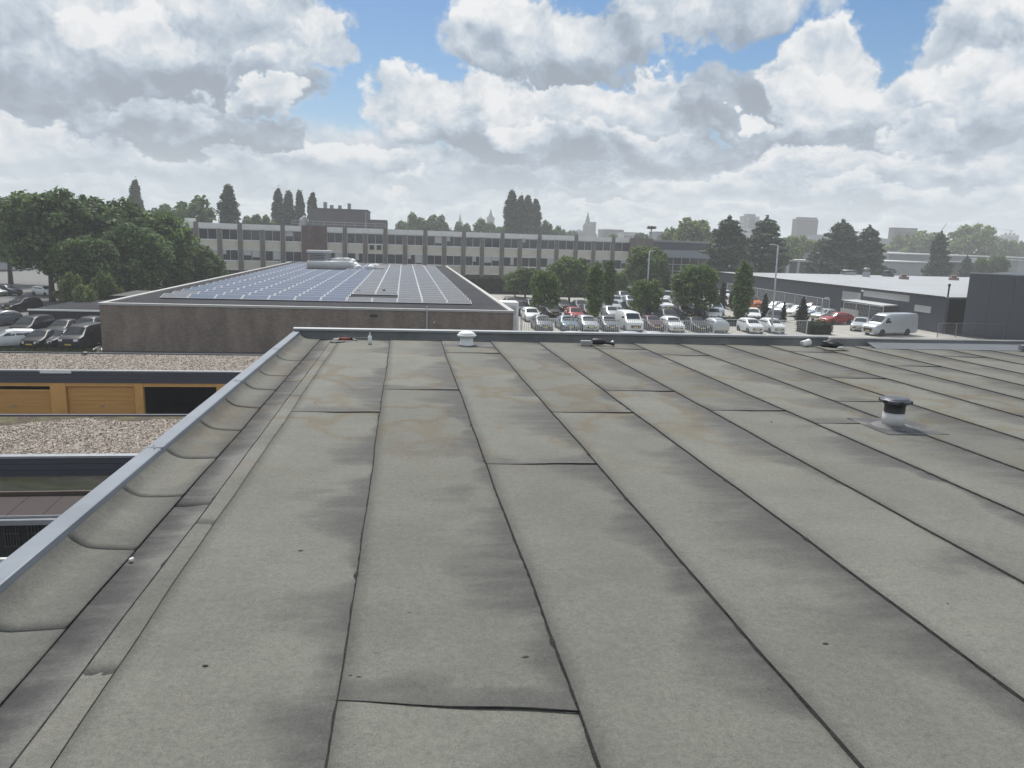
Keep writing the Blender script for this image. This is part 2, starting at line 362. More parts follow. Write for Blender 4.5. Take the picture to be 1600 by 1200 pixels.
def foliage_material(name, c, vary=0.65, trans=0.45):
    m_ = bpy.data.materials.new(name); m_.use_nodes = True
    nt = m_.node_tree; b = nt.nodes['Principled BSDF']; L = nt.links.new
    g = nt.nodes.new('ShaderNodeNewGeometry'); oi = nt.nodes.new('ShaderNodeObjectInfo')
    r_ = nt.nodes.new('ShaderNodeMapRange'); r_.inputs[3].default_value = 1 - vary; r_.inputs[4].default_value = 1 + vary; L(g.outputs['Random Per Island'], r_.inputs[0])
    r2 = nt.nodes.new('ShaderNodeMapRange'); r2.inputs[3].default_value = 0.85; r2.inputs[4].default_value = 1.18; L(oi.outputs['Random'], r2.inputs[0])
    mu = nt.nodes.new('ShaderNodeMath'); mu.operation = 'MULTIPLY'; L(r_.outputs[0], mu.inputs[0]); L(r2.outputs[0], mu.inputs[1])
    tc = nt.nodes.new('ShaderNodeTexCoord'); n = nt.nodes.new('ShaderNodeTexNoise'); n.inputs['Scale'].default_value = 0.45; n.inputs['Detail'].default_value = 2; L(tc.outputs['Object'], n.inputs[0])
    hx = nt.nodes.new('ShaderNodeMix'); hx.data_type = 'RGBA'; L(n.outputs[0], hx.inputs[0])
    hx.inputs[6].default_value = (c[0] * 0.8, c[1] * 0.9, c[2] * 1.05, 1); hx.inputs[7].default_value = (c[0] * 1.3, c[1] * 1.12, c[2] * 0.85, 1)
    x = nt.nodes.new('ShaderNodeVectorMath'); x.operation = 'SCALE'; L(hx.outputs[2], x.inputs[0]); L(mu.outputs[0], x.inputs['Scale'])
    L(x.outputs[0], b.inputs['Base Color']); b.inputs['Roughness'].default_value = 0.6; b.inputs['Specular IOR Level'].default_value = 0.3
    tr = nt.nodes.new('ShaderNodeBsdfTranslucent'); L(x.outputs[0], tr.inputs[0])
    ms = nt.nodes.new('ShaderNodeMixShader'); ms.inputs[0].default_value = trans; L(b.outputs[0], ms.inputs[1]); L(tr.outputs[0], ms.inputs[2])
    o = nt.nodes['Material Output']; L(ms.outputs[0], o.inputs['Surface'])
    return m_

def glass_mat(name, col=(0.02, 0.025, 0.03), rough=0.06, spec=0.6):
    return mat(name, col, rough, spec=spec)

M = {}
M['felt'] = felt_material('felt', (0.146, 0.145, 0.124))
M['felt_flap'] = felt_material('felt_flap', (0.136, 0.134, 0.115), streak=False)
M['felt_gutter'] = felt_material('felt_gutter', (0.142, 0.139, 0.128), (0.026, 0.025, 0.027), wide=0.55, least=0.16)
M['silt'] = mat('silt', (0.085, 0.083, 0.083), 0.8, var=0.35, vscale=1.6, bump=0.3, bscale=120, col2=(0.19, 0.185, 0.175), mixscale=1.1, mixlo=0.5, mixhi=0.72, stretch=(2.4, 0.8, 1))
M['bitumen'] = mat('bitumen', (0.036, 0.035, 0.034), 0.85, spec=.15, var=0.3, vscale=20, bump=0.5, bscale=60)
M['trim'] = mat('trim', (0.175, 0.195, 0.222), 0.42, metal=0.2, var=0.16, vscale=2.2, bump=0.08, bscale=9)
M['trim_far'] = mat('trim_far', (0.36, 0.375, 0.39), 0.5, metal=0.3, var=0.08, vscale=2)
M['upstand'] = mat('upstand', (0.13, 0.135, 0.135), 0.75, var=0.25, vscale=2.2, bump=0.2, bscale=80, col2=(0.17, 0.17, 0.165), mixscale=1.2)
M['brick'] = brick_material('brick', (0.285, 0.208, 0.158), (0.175, 0.130, 0.102), (0.26, 0.23, 0.195))
M['brick_red'] = brick_material('brick_red', (0.17, 0.088, 0.068), (0.12, 0.062, 0.052), (0.14, 0.12, 0.11))
M['pilaster'] = brick_material('pilaster', (0.23, 0.185, 0.155), (0.17, 0.14, 0.122), (0.15, 0.14, 0.13))
M['white_metal'] = mat('white_metal', (0.55, 0.56, 0.56), 0.5, var=0.08, vscale=1.5)
M['white_paint'] = mat('white_paint', (0.78, 0.78, 0.76), 0.5, var=0.06, vscale=3)
M['membrane'] = mat('membrane', (0.040, 0.041, 0.047), 0.9, spec=0.12, var=0.3, vscale=0.4, bump=0.2, bscale=30)
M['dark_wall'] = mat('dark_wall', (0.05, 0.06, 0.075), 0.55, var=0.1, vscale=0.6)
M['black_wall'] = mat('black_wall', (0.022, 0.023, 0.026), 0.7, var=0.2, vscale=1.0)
M['orange'] = mat('orange', (0.62, 0.33, 0.095), 0.6, var=0.14, vscale=2.0, bump=0.1, bscale=30, stretch=(0.4, 1, 5))
M['orange_post'] = mat('orange_post', (0.68, 0.37, 0.11), 0.6, var=0.12, vscale=2.0)
M['fascia'] = mat('fascia', (0.055, 0.06, 0.08), 0.5, var=0.3, vscale=1.2, stretch=(0.3, 1, 8))
M['grey_metal'] = mat('grey_metal', (0.33, 0.34, 0.36), 0.4, metal=0.5, var=0.1, vscale=3)
M['galv'] = mat('galv', (0.42, 0.44, 0.46), 0.4, metal=0.6, var=0.08, vscale=4)
M['asphalt'] = mat('asphalt', (0.060, 0.060, 0.062), 0.85, var=0.22, vscale=0.5, bump=0.3, bscale=60)
M['pave'] = mat('pave', (0.30, 0.28, 0.25), 0.85, var=0.16, vscale=0.6, bump=0.2, bscale=20)
M['rubber'] = mat('rubber', (0.02, 0.02, 0.021), 0.75)
M['black_plastic'] = mat('black_plastic', (0.02, 0.02, 0.022), 0.5)
M['rim'] = mat('rim', (0.45, 0.46, 0.48), 0.35, metal=0.7)
M['car_glass'] = glass_mat('car_glass', (0.022, 0.027, 0.032), 0.08, 0.65)
M['win_glass'] = glass_mat('win_glass', (0.03, 0.036, 0.042), 0.08, 0.6)
M['head_lamp'] = mat('head_lamp', (0.75, 0.78, 0.8), 0.12, spec=0.8)
M['tail_lamp'] = mat('tail_lamp', (0.35, 0.02, 0.02), 0.2)
M['plate'] = mat('plate', (0.70, 0.52, 0.10), 0.5)
M['bark'] = mat('bark', (0.10, 0.08, 0.06), 0.9, var=0.3, vscale=6, bump=0.6, bscale=15)
M['leaf_dark'] = foliage_material('leaf_dark', (0.098, 0.156, 0.058))
M['leaf_mid'] = foliage_material('leaf_mid', (0.125, 0.195, 0.060))
M['leaf_light'] = foliage_material('leaf_light', (0.165, 0.220, 0.078))
M['leaf_con'] = foliage_material('leaf_con', (0.068, 0.102, 0.062), trans=0.1)
M['leaf_pop'] = foliage_material('leaf_pop', (0.092, 0.136, 0.066))
M['hedge'] = foliage_material('hedge', (0.034, 0.050, 0.030))
M['grass'] = mat('grass', (0.065, 0.085, 0.030), 0.9, var=0.4, vscale=3, bump=0.5, bscale=30)
M['concrete'] = mat('concrete', (0.28, 0.27, 0.25), 0.85, var=0.2, vscale=1.2, bump=0.15, bscale=30)

# ------------------------------------------------------------------ the ground
def sheet(name, pts, z, m_, kind='structure', label=None):
    me = bpy.data.meshes.new(name); me.from_pydata([(x, y, z) for x, y in pts], [], [tuple(range(len(pts)))]); me.materials.append(m_); me.update()
    return tag(link(name, me), label, None, None, kind)
M['far_land'] = mat('far_land', (0.055, 0.068, 0.040), 0.95, var=0.3, vscale=0.01, col2=(0.12, 0.12, 0.11), mixscale=0.006)
gb = MB(); n_ = 64
gb.add([(0, 0, -0.012)] + [(1000 * math.cos(2 * math.pi * i / n_), 1000 * math.sin(2 * math.pi * i / n_), -0.012) for i in range(n_)], [(0, 1 + i, 1 + (i + 1) % n_) for i in range(n_)])
tag(gb.build('ground', M['far_land']), kind='structure')
sheet('asphalt_yard', [(-130, -30), (140, -30), (140, 230), (-130, 230)], -0.006, M['asphalt'])
M['lot'] = mat('lot', (0.36, 0.345, 0.31), 0.85, var=0.18, vscale=0.25, bump=0.25, bscale=25)
sheet('car_park_paving', [(9.5, 62), (62, 62), (62, 138), (9.5, 138)], 0.0, M['lot'])
M['street'] = mat('street', (0.155, 0.152, 0.150), 0.85, var=0.14, vscale=0.4, bump=0.2, bscale=40)
sheet('street', [(-75, 76), (-37.5, 76), (-41, 180), (-75, 180)], 0.0, M['street'])
sheet('garage_court_paving', [(-36, 26.8), (-2.2, 26.8), (-2.2, 35.5), (-36, 35.5)], 0.0, mat('court', (0.13, 0.125, 0.12), 0.9, var=0.2, vscale=0.8))

# ------------------------------------------------------------------ the building under the camera: felt roof, edge trims, upstands
SL = 0.0074
ROOF = thing('flat_roofed_building', 'flat roofed building in the foreground under weathered grey felt strips with metal edge trim', 'building', (0, 0, 7.15))
ROOF.rotation_euler = (-math.atan(SL), 0, 0)
def roof_at(px, py, h=0.0):
    d = ray(px, py); t = (EYE.z - 7.15 - h) / (-d.z - SL * d.y); p = EYE + d * t
    return p
def rz_(x, y, h=0.0): return 7.15 - SL * y + h
def wob(seed, y, a=1.0):
    return a * (math.sin(y * 1.1 + seed * 2.3) * .5 + math.sin(y * 2.7 + seed * 5.1) * .3 + math.sin(y * 6.3 + seed * 1.7) * .2)
SEAM = [-0.238 + 0.9125 * i for i in range(21)]
SEAM = [-1.145] + SEAM
YN, YF = -2.5, 13.93
cuts = {0: [(0.9, 0), (7.80, 0)], 1: [(2.61, .012), (9.05, 0)], 2: [(-.8, 0), (5.85, 0), (12.27, 0)], 3: [(1.2, 0), (7.78, 0)], 4: [(-.5, 0), (9.03, 0)], 5: [(1.6, 0), (7.88, 0), (13.0, 0)],
        6: [(0.2, 0), (7.25, 0), (12.28, 0)], 7: [(2.6, 0), (8.4, 0)], 8: [(3.8, 0), (10.1, 0)], 9: [(1.0, 0), (7.6, 0), (12.9, 0)], 10: [(5.2, 0), (11.3, 0)], 11: [(3.1, 0), (9.2, 0)],
        12: [(6.8, 0), (12.5, 0)], 13: [(4.5, 0), (10.6, 0)], 14: [(8.4, 0)], 15: [(6.2, 0), (12.1, 0)]}
def felt_piece(i, y0, y1, real, tilt):
    x0, x1 = SEAM[i], SEAM[i + 1]
    nu, ny = 10, max(3, int((y1 - y0) / 0.11))
    vs, fs, uv = [], [], []
    for b in range(ny + 1):
        for a in range(nu + 1):
            t = a / nu; f = b / ny
            ys = y0 + tilt * (0.5 - t) * 12 * (1 if real else 0) + 0.006 * math.sin(t * 9 + i)
            y = ys + (y1 + 0.03 - ys) * f
            xl = x0 + wob(i, y, .0085); xr = x1 + wob(i + 1, y, .0085) + 0.02
            x = xl + (xr - xl) * t
            z = 0.010 * (1 - t) ** 1.5 + 0.0025
            z += 0.0035 * wob(i * 1.7 + 3 * t, y * .8) * (1 - abs(2 * t - 1)) + 0.004 * max(0, 1 - f * (y1 - y0) / 0.25) * (1 if real else 0)
            if y1 >= YF - .01: z -= 0.0004 * (b == ny)
            vs.append((x, y, z)); uv.append((max(0, xr - .02 - x), (y - y0) if real else 5.0))
    for b in range(ny):
        for a in range(nu):
            q = b * (nu + 1) + a; fs.append((q, q + 1, q + nu + 2, q + nu + 1))
    # edge faces: left lap and near end
    def skirt(idx):
        base = len(vs)
        for k in idx: vs.append((vs[k][0], vs[k][1], -0.002)); uv.append((uv[k][0], 5.0))
        for k in range(len(idx) - 1): fs.append((idx[k], idx[k + 1], base + k + 1, base + k))
    skirt([b * (nu + 1) for b in range(ny, -1, -1)])
    skirt(list(range(nu + 1)))
    me = bpy.data.meshes.new('felt_sheet'); me.from_pydata(vs, [], fs); me.materials.append(M['felt'])
    ul = me.uv_layers.new(name='lap'); li = [0] * len(me.loops); me.loops.foreach_get('vertex_index', li)
    ul.data.foreach_set('uv', [c for k in li for c in uv[k]])
    me.polygons.foreach_set('use_smooth', [True] * len(me.polygons)); me.update()
    link('felt_sheet', me, ROOF)
def bead(pts, name='bitumen_bead', w=0.010):
    """a line of bled bitumen along a lap, ragged in width"""
    mb = MB(); n = len(pts); r = random.Random(int(pts[0][0] * 1000))
    vs = []
    for k, (x, y) in enumerate(pts):
        a = pts[max(0, k - 1)]; b = pts[min(n - 1, k + 1)]
        t = Vector((b[0] - a[0], b[1] - a[1], 0)).normalized(); nn = Vector((-t.y, t.x, 0))
        ww = w * (0.55 + 0.9 * r.random()) + (0.012 if r.random() < .03 else 0)
        vs += [(x + nn.x * ww, y + nn.y * ww, 0.004), (x + nn.x * .2 * ww, y + nn.y * .2 * ww, 0.0155), (x - nn.x * .35 * ww, y - nn.y * .35 * ww, 0.0135)]
    fs = []
    for k in range(n - 1):
        q = k * 3; fs += [(q, q + 1, q + 4, q + 3), (q + 1, q + 2, q + 5, q + 4)]
    mb.add(vs, fs); return mb.build(name, M['bitumen'], ROOF)
for i in range(len(SEAM) - 1):
    cs = cuts.get(i, [(3 + (i * 2.7) % 5, 0), (9 + (i * 1.9) % 4, 0)])
    ys = [(YN, False, 0)] + [(c, True, tl) for c, tl in cs]
    for k, (y0, real, tl) in enumerate(ys):
        y1 = ys[k + 1][0] if k + 1 < len(ys) else YF
        if k + 1 < len(ys): y1 += abs(ys[k + 1][2]) * 6 + .02
        felt_piece(i, y0, y1, real, tl)
        if real:
            pts = []
            for a in range(24):
                t = a / 23; ysl = y0 + tl * (0.5 - t) * 12 + 0.006 * math.sin(t * 9 + i) - .002
                pts.append((SEAM[i] + (SEAM[i + 1] - SEAM[i]) * t, ysl))
            bead(pts, w=0.005)
    pts = [(SEAM[i] + wob(i, YN + .055 * k, .0085) - .003, YN + .055 * k) for k in range(int((YF - YN) / .055) + 1)]
    bead(pts, w=0.0072 if i else 0.006)
# the strips beside the left edge
def strip(name, xs_fn, y0, y1, m_, dy=0.12, uvfn=None, real=True):
    """xs_fn(y) -> list of (x, z) across"""
    ny = max(2, int((y1 - y0) / dy)); vs, fs, uv = [], [], []
    for b in range(ny + 1):
        y = y0 + (y1 - y0) * b / ny; row = xs_fn(y, b / ny)
        for (x, z, u) in row: vs.append((x, y, z)); uv.append((u, (y - y0) if real else 5.0))
    w = len(row)
    for b in range(ny):
        for a in range(w - 1):
            q = b * w + a; fs.append((q, q + 1, q + w + 1, q + w))
    base = len(vs)
    for a in range(w): vs.append((vs[a][0], vs[a][1], vs[a][2] - .009)); uv.append((uv[a][0], 5.0))
    for a in range(w - 1): fs.append((a, base + a, base + a + 1, a + 1))
    me = bpy.data.meshes.new(name); me.from_pydata(vs, [], fs); me.materials.append(m_)
    ul = me.uv_layers.new(name='lap'); li = [0] * len(me.loops); me.loops.foreach_get('vertex_index', li)
    ul.data.foreach_set('uv', [c for k in li for c in uv[k]])
    me.polygons.foreach_set('use_smooth', [True] * len(me.polygons)); me.update()
    return link(name, me, ROOF)
def narrow(y, f): 
    a, b = -1.268 + wob(31, y, .007), -1.120 + wob(0, y, .006)
    return [(a, .011, .3), (a + .01, .012, .3), ((a + b) / 2, .009, .3), (b - .02, .006, .3), (b, .0005, .3)]
yb = [-2.5, 2.95, 4.62, 8.6, 11.2, 13.93]
for a, b in zip(yb[:-1], yb[1:]): strip('felt_strip', narrow, a, b + .02, M['felt_flap'], real=a > 0)
bead([(-1.272 + wob(31, YN + .06 * k, .007), YN + .06 * k) for k in range(274)], w=0.006)
def gut(y, f):
    a, b = -1.54, -1.25
    return [(a, -.004, 0), (a + .05, -.008, 0), (a + .10, -.010, .04), (a + .17, -.006, .12), (b - .05, .002, .22), (b, .004, .28)]
yg = [-2.5, 5.0, 9.6, 13.93]
for a, b in zip(yg[:-1], yg[1:]): strip('gutter_strip', gut, a, b + .01, M['felt_gutter'], real=False)
def flap(y, f):
    e = .004 * (1 - f)
    d = wob(41, y, .006); e += .5 * wob(13, y * 1.7, .006)
    return [(-1.49 + d, .002 + e, .02), (-1.495 + d, .010 + e, .02), (-1.60, .012 + e, .14), (-1.70, .017 + e, .3), (-1.745, .026 + e, .3), (-1.78, .043 + e, .12), (-1.815, .066 + e, .05), (-1.842, .094 + e, .02)]
yq = [roof_at(-1.2 * 0 + p[0], p[1]).y for p in ((100, 988), (210, 861), (278, 780), (333, 719), (370, 674), (401, 639), (425, 611), (445, 589), (470, 565))]
yq = [YN, yq[0] - 1.9, yq[0] - .95] + yq + [YF]
print('flap y', yq)
for k in range(len(yq) - 1):
    def fl(y, f, k=k, L=yq[k + 1] - yq[k]): return flap(y, f)
    o_ = strip('felt_flap', fl, yq[k], yq[k + 1] + .04, M['felt_flap'], dy=.08)
    sk, ca, L_ = rnd.uniform(-.22, .22), rnd.uniform(-.007, .010), yq[k + 1] - yq[k]
    for v in o_.data.vertices:
        f = max(0, min(1, (v.co.y - yq[k]) / L_)); dx = -1.62 - v.co.x
        v.co.y += sk * dx * (1 - f) ** 2 * (1 if k else 0)
        v.co.z += ca * math.sin(3.14 * f) * max(0, min(1, (v.co.x + 1.86) * 6)) * max(0, min(1, (-1.5 - v.co.x) * 8)) + .003 * math.sin(9 * f + k) * max(0, dx) * 4 * (1 if v.co.x > -1.83 else 0)
# left edge trim, in lengths
def trim_len(y0, y1, name='edge_trim'):
    prof = [(-1.975, -.16), (-1.975, .128), (-1.968, .134), (-1.862, .130), (-1.853, .126), (-1.838, .072), (-1.842, .070), (-1.857, .122), (-1.862, .124), (-1.966, .128)]
    n = len(prof); vs = [(x, y, z) for y in (y0, y1) for x, z in prof]
    fs = [(k, (k + 1) % n, n + (k + 1) % n, n + k) for k in range(n)]
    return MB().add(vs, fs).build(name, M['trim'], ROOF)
for a, b in ((-3.0, 0.6), (.605, 3.1), (3.104, 5.98), (5.984, 8.9), (8.904, 11.6), (11.604, 14.1)):
    t_ = trim_len(a, b)
    if a > 0:
        clip = MB().box(-1.9755, -1.852, a - .012, a + .012, .1275, .1345)
        clip.box(-1.93, -1.925, a + .03, a + .05, .1335, .138).box(-1.90, -1.893, a - .05, a - .03, .1325, .1375)
        clip.build('trim_joint', mat('joint', (0.12, 0.13, 0.15), 0.5), t_)
# far upstand with its trim
xs = [-1.86, -1.0, .0, .95, 1.7, 2.6, 3.5, 4.45, 5.3, 6.3, 7.3, 8.33]
for a, b in zip(xs[:-1], xs[1:]):
    mb = MB(); o = rnd.uniform(0, .004)
    mb.add([(a, YF - .05, .003), (b + .02, YF - .05, .003), (b + .02, YF - .015 - o, .03), (a, YF - .015 - o, .03), (b + .02, YF + .02 - o, .160), (a, YF + .02 - o, .160)], [(0, 1, 2, 3), (3, 2, 4, 5)])
    mb.build('upstand_felt', M['upstand'], ROOF)
xs2 = [8.33, 9.4, 10.4, 11.4, 12.4, 13.4, 14.4, 15.6, 17]
for a, b in zip(xs2[:-1], xs2[1:]):
    mb = MB(); o = rnd.uniform(0, .004)
    mb.add([(a, YF - .05, .003), (b + .02, YF - .05, .003), (b + .02, YF - .01 - o, .03), (a, YF - .01 - o, .03), (b + .02, YF + .03 - o, .150), (a, YF + .03 - o, .150), (b + .02, YF + .2, .155), (a, YF + .2, .155)], [(0, 1, 2, 3), (3, 2, 4, 5), (5, 4, 6, 7)])
    mb.build('upstand_felt', M['upstand'], ROOF)
for a, b in ((-1.97, .45), (.454, 2.95), (2.954, 5.6), (5.604, 8.36)):
    prof = [(YF - .012, .150), (YF - .016, .185), (YF - .006, .192), (YF + .10, .196), (YF + .11, .19), (YF + .11, .02), (YF + .10, .02), (YF + .10, .186), (YF, .182), (YF - .004, .15)]
    n = len(prof); vs = [(x, y, z) for x in (a, b) for y, z in prof]
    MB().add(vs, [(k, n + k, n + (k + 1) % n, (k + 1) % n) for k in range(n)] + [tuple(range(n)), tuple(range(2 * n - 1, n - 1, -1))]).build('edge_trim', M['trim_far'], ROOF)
# flakes and scuffs of bitumen lying on the felt
fr = random.Random(21)
spots = [(561, 1062), (585, 1090), (620, 1092), (548, 1060), (820, 1028), (832, 1025), (812, 1036), (660, 580), (680, 587), (492, 632), (767, 1045), (640, 960), (1275, 1022), (1290, 1008), (1500, 737), (1481, 946), (1490, 1183), (470, 862), (553, 835), (321, 1043), (263, 1103), (1205, 660), (1340, 880), (950, 610), (700, 905), (1080, 1120), (910, 700)]
for (px, py) in spots[:5] + spots[7:22:2]:
    p = roof_at(px, py); n = fr.randint(5, 8); sz = fr.uniform(.004, .010); a0 = fr.uniform(0, 6.28)
    pts = [(p.x + sz * (1 + fr.random()) * 1.1 * math.cos(a0 + 6.283 * k / n), p.y + sz * (.5 + fr.random()) * math.sin(a0 + 6.283 * k / n)) for k in range(n)]
    u_ = ((p.x - SEAM[0]) % .9125) / .9125; zt_ = .010 * (1 - u_) ** 1.5 + .0045
    MB().prism(pts, .001, zt_).build('bitumen_flake', M['bitumen'], ROOF)
wl = MB(); wl.box(-1.93, 19, -4, YF + .09, -7.2, -.02); wl.box(8.36, 19, YF + .03, YF + .25, -7.2, .145)
wl.build('wall', M['brick'], ROOF)

# ---- vents and loose things on the roof
def vent_black(x, y):
    t = thing('roof_vent', 'black capped vent pipe with white sleeve standing on a square felt patch', 'roof vent', (x, y, rz_(x, y, .002)))
    mb = MB(); mb.add([(-.29, -.36, .0), (.40, -.36, 0), (.40, .38, 0), (-.29, .38, 0), (-.285, -.35, .014), (.39, -.35, .014), (.39, .37, .014), (-.285, .37, .014)],
                      [(4, 5, 6, 7), (0, 1, 5, 4), (1, 2, 6, 5), (2, 3, 7, 6), (3, 0, 4, 7)])
    mb.build('base_felt', mat('patch', (0.075, 0.075, 0.075), 0.8, var=0.35, vscale=4, bump=.3, bscale=120, col2=(.17, .17, .16), mixscale=3, mixlo=.52, mixhi=.7), t)
    MB().lathe([(.25, .012), (.24, .022), (.19, .028), (.15, .034), (.135, .045)], n=32).build('flange', mat('flange', (0.15, 0.15, 0.15), 0.8, var=.3, vscale=9), t, True)
    MB().lathe([(.127, .03), (.127, .205), (.120, .208)], n=32).build('sleeve', mat('sleeve', (0.62, 0.61, 0.60), 0.45, var=.06, vscale=6), t, True)
    MB().lathe([(.128, .20), (.120, .206), (.118, .29), (.124, .315), (.145, .338), (.150, .342)], n=32).build('collar', M['black_plastic'], t, True)
    cap = MB().lathe([(.150, .338), (.176, .345), (.180, .356), (.180, .378), (.174, .386), (.160, .388), (.154, .396), (.150, .404), (.10, .408), (.0, .410)], n=32, cap=False)
    cap.build('cap', mat('cap', (0.06, 0.063, 0.08), 0.42, spec=.6), t, True)
    for k in range(6):
        a = k * math.pi / 3 + .3
        MB().cbox((.172 * math.cos(a), .172 * math.sin(a), .366), (.03, .05, .04), rz=a).build('cap_rib', M['black_plastic'], t)
    MB().path([(.17, .06, .34), (.19, .07, .40), (.20, .072, .44)], [.004, .003, .002], 6).build('wire', M['grey_metal'], t)
    for ch in t.children:
        if ch.name.split('.')[0] != 'base_felt': ch.scale = (.86, .86, .78)
vent_black(5.11, 7.11)
def vent_white(x, y):
    t = thing('roof_vent', 'white mushroom shaped vent in front of the far parapet', 'roof vent', (x, y, rz_(x, y, .002)))
    MB().box(-.42, .46, -.22, .36, 0, .012).build('base_felt', M['silt'], t)
    MB().lathe([(.128, .0), (.128, .02), (.118, .03), (.112, .18)], n=28).build('pipe', M['white_paint'], t, True)
    MB().lathe([(.10, .165), (.165, .168), (.172, .182), (.170, .190), (.150, .20), (.146, .215), (.13, .232), (.09, .25), (.04, .258), (0, .26)], n=32, cap=False).build('cap', M['white_paint'], t, True)
    MB().lathe([(.125, .145), (.155, .155), (.155, .16), (.11, .165)], n=28).build('rain_collar', M['white_metal'], t, True)
vent_white(1.10, 13.27)
def at_roof(px, py): 
    p = roof_at(px, py); return (p.x, p.y, rz_(p.x, p.y, .013))
# bottle
t = thing('bottle', 'white plastic squeeze bottle standing on the felt near the far parapet', 'bottle', at_roof(578, 538))
MB().lathe([(.030, 0), (.035, .006), (.035, .11), (.032, .125), (.016, .145)], n=20).build('body', M['white_paint'], t, True)
MB().lathe([(.017, .145), (.017, .165), (.010, .17), (.008, .195), (.004, .2)], n=16).build('cap', mat('bottle_cap', (.6, .62, .63), .4), t, True)
# sealant gun
t = thing('sealant_gun', 'red and black sealant gun with white nozzle lying by the corner', 'sealant gun', (-.93, 13.72, rz_(-.9, 13.7, .035)), .12)
MB().lathe([(.024, 0), (.024, .20)], n=16).build('cartridge', mat('cart_red', (.30, .06, .05), .6), t, True, rot=(0, R(90), 0), loc=(-.22, 0, 0))
MB().lathe([(.02, 0), (.006, .09), (.005, .1)], n=12).build('nozzle', M['white_paint'], t, True, rot=(0, R(-90), 0), loc=(-.22, 0, 0))
g = MB(); g.box(-.02, .02, -.02, .02, -.02, .03).box(-.02, .10, -.012, .012, -.018, .0); g.tube((.0, 0, .01), (.34, .02, .02), .006); g.tube((.33, .02, .02), (.37, .06, .02), .007)
g.build('frame', M['black_plastic'], t)
MB().path([(.02, 0, 0), (.06, -.07, -.01), (.09, -.13, -.012)], [.014, .012, .012]).build('handle', mat('handle_grey', (.3, .3, .31), .5), t)
# snips
t = thing('tin_snips', 'tin snips with black loop handles lying open on the felt', 'snips', (-1.02, 13.42, rz_(-1, 13.4, .018)), .5)
for sgn in (1, -1):
    MB().path([(0, 0, .005), (-.08, -.02 * sgn, .005), (-.20, -.05 * sgn, .006), (-.26, -.035 * sgn, .006), (-.27, -.01 * sgn, .006)], [.009, .010, .010, .009, .008], 8).build('handle', M['black_plastic'], t)
    MB().add([(0, -.012 * sgn, 0), (.12, .004 * sgn, 0), (0, .012 * sgn, 0), (0, -.012 * sgn, .008), (.12, .004 * sgn, .004), (0, .012 * sgn, .008)], [(0, 1, 2), (3, 4, 5), (0, 1, 4, 3), (1, 2, 5, 4), (2, 0, 3, 5)]).build('blade', M['grey_metal'], t)
def scrap(name, label, cat, loc, w, d, m_, rz=0, bend=.02, seed=1, n=6):
    r = random.Random(seed); vs = []; fs = []
    for lay in (0, .004):
        for b in range(n + 1):
            for a in range(n + 1):
                u, v = a / n - .5, b / n - .5
                vs.append((u * w * (1 + .12 * r.uniform(-1, 1)), v * d * (1 + .12 * r.uniform(-1, 1)), .004 + lay + bend * (abs(u) * 2) ** 2 * (1 + .4 * r.uniform(-1, 1))))
    N = (n + 1) ** 2
    for lay in (0, 1):
        for b in range(n):
            for a in range(n):
                q = lay * N + b * (n + 1) + a; fs.append((q, q + 1, q + n + 2, q + n + 1))
    return tag(MB().add(vs, fs).build(name, m_, smooth=True, loc=loc, rot=(0, 0, rz)), label, cat)
scrap('felt_offcut', 'small dark curled felt offcut lying in the left roof corner', 'offcut', at_roof(487, 528), .16, .06, M['bitumen'], .2, .03, 3)
# cordless tool by the far parapet
p = at_roof(936, 541)
t = thing('cordless_tool', 'grey and black power tool lying by the far parapet', 'power tool', (p[0], p[1], p[2] + .01), -.1)
MB().box(-.34, -.13, -.05, .05, .0, .075).build('battery', mat('tool_grey', (.33, .34, .35), .5), t)
MB().lathe([(.03, -.13), (.055, -.10), (.06, .0), (.05, .1), (.03, .13)], n=16).build('body', M['black_plastic'], t, True, rot=(0, R(90), 0), loc=(-.02, 0, .06))
MB().path([(.08, 0, .05), (.18, -.03, .045), (.27, -.07, .03)], [.026, .024, .03], 10).build('handle', M['rubber'], t)
MB().lathe([(.03, 0), (.026, .05), (.012, .07)], n=12).build('chuck', mat('chuck', (.5, .5, .5), .3, .7), t, True, rot=(R(60), 0, R(60)), loc=(.22, .02, .04))
# tub, bag and rag
p = at_roof(1258, 542); t = thing('plastic_tub', 'small white plastic tub on its side below the end of the far trim', 'tub', (p[0], p[1], p[2] + .06))
MB().lathe([(.045, -.09), (.06, -.085), (.066, .07), (.072, .075), (.072, .09), (.064, .09), (.058, -.07), (0, -.075)], n=20, cap=False).build('body', M['white_paint'], t, True, rot=(0, R(82), R(18)))
MB().path([(.07, .05, .0), (.1, 0, .075), (.07, -.06, .02)], [.003, .003, .003], 6).build('handle', M['grey_metal'], t)
def lump(name, label, cat, loc, r, m_, seed, sq=(1, .7, .5)):
    bm = bmesh.new(); bmesh.ops.create_icosphere(bm, subdivisions=3, radius=r); rr = random.Random(seed)
    ph = [rr.uniform(0, 6) for _ in range(6)]
    for v in bm.verts:
        k = 1 + .18 * math.sin(v.co.x / r * 3 + ph[0]) + .16 * math.sin(v.co.y / r * 4 + ph[1]) + .12 * math.sin((v.co.z + v.co.x) / r * 6 + ph[2])
        v.co *= k; v.co.x *= sq[0]; v.co.y *= sq[1]; v.co.z = max(v.co.z * sq[2], -r * sq[2] * .6)
    me = bpy.data.meshes.new(name); bm.to_mesh(me); bm.free(); me.materials.append(m_); me.polygons.foreach_set('use_smooth', [True] * len(me.polygons))
    return tag(link(name, me, loc=(loc[0], loc[1], loc[2] + r * sq[2] * .6)), label, cat)
p = at_roof(1300, 543); lump('tool_bag', 'black slumped tool bag on the felt past the end of the trim', 'bag', (p[0], p[1], p[2]), .16, M['black_plastic'], 4, (1.5, .7, .5))
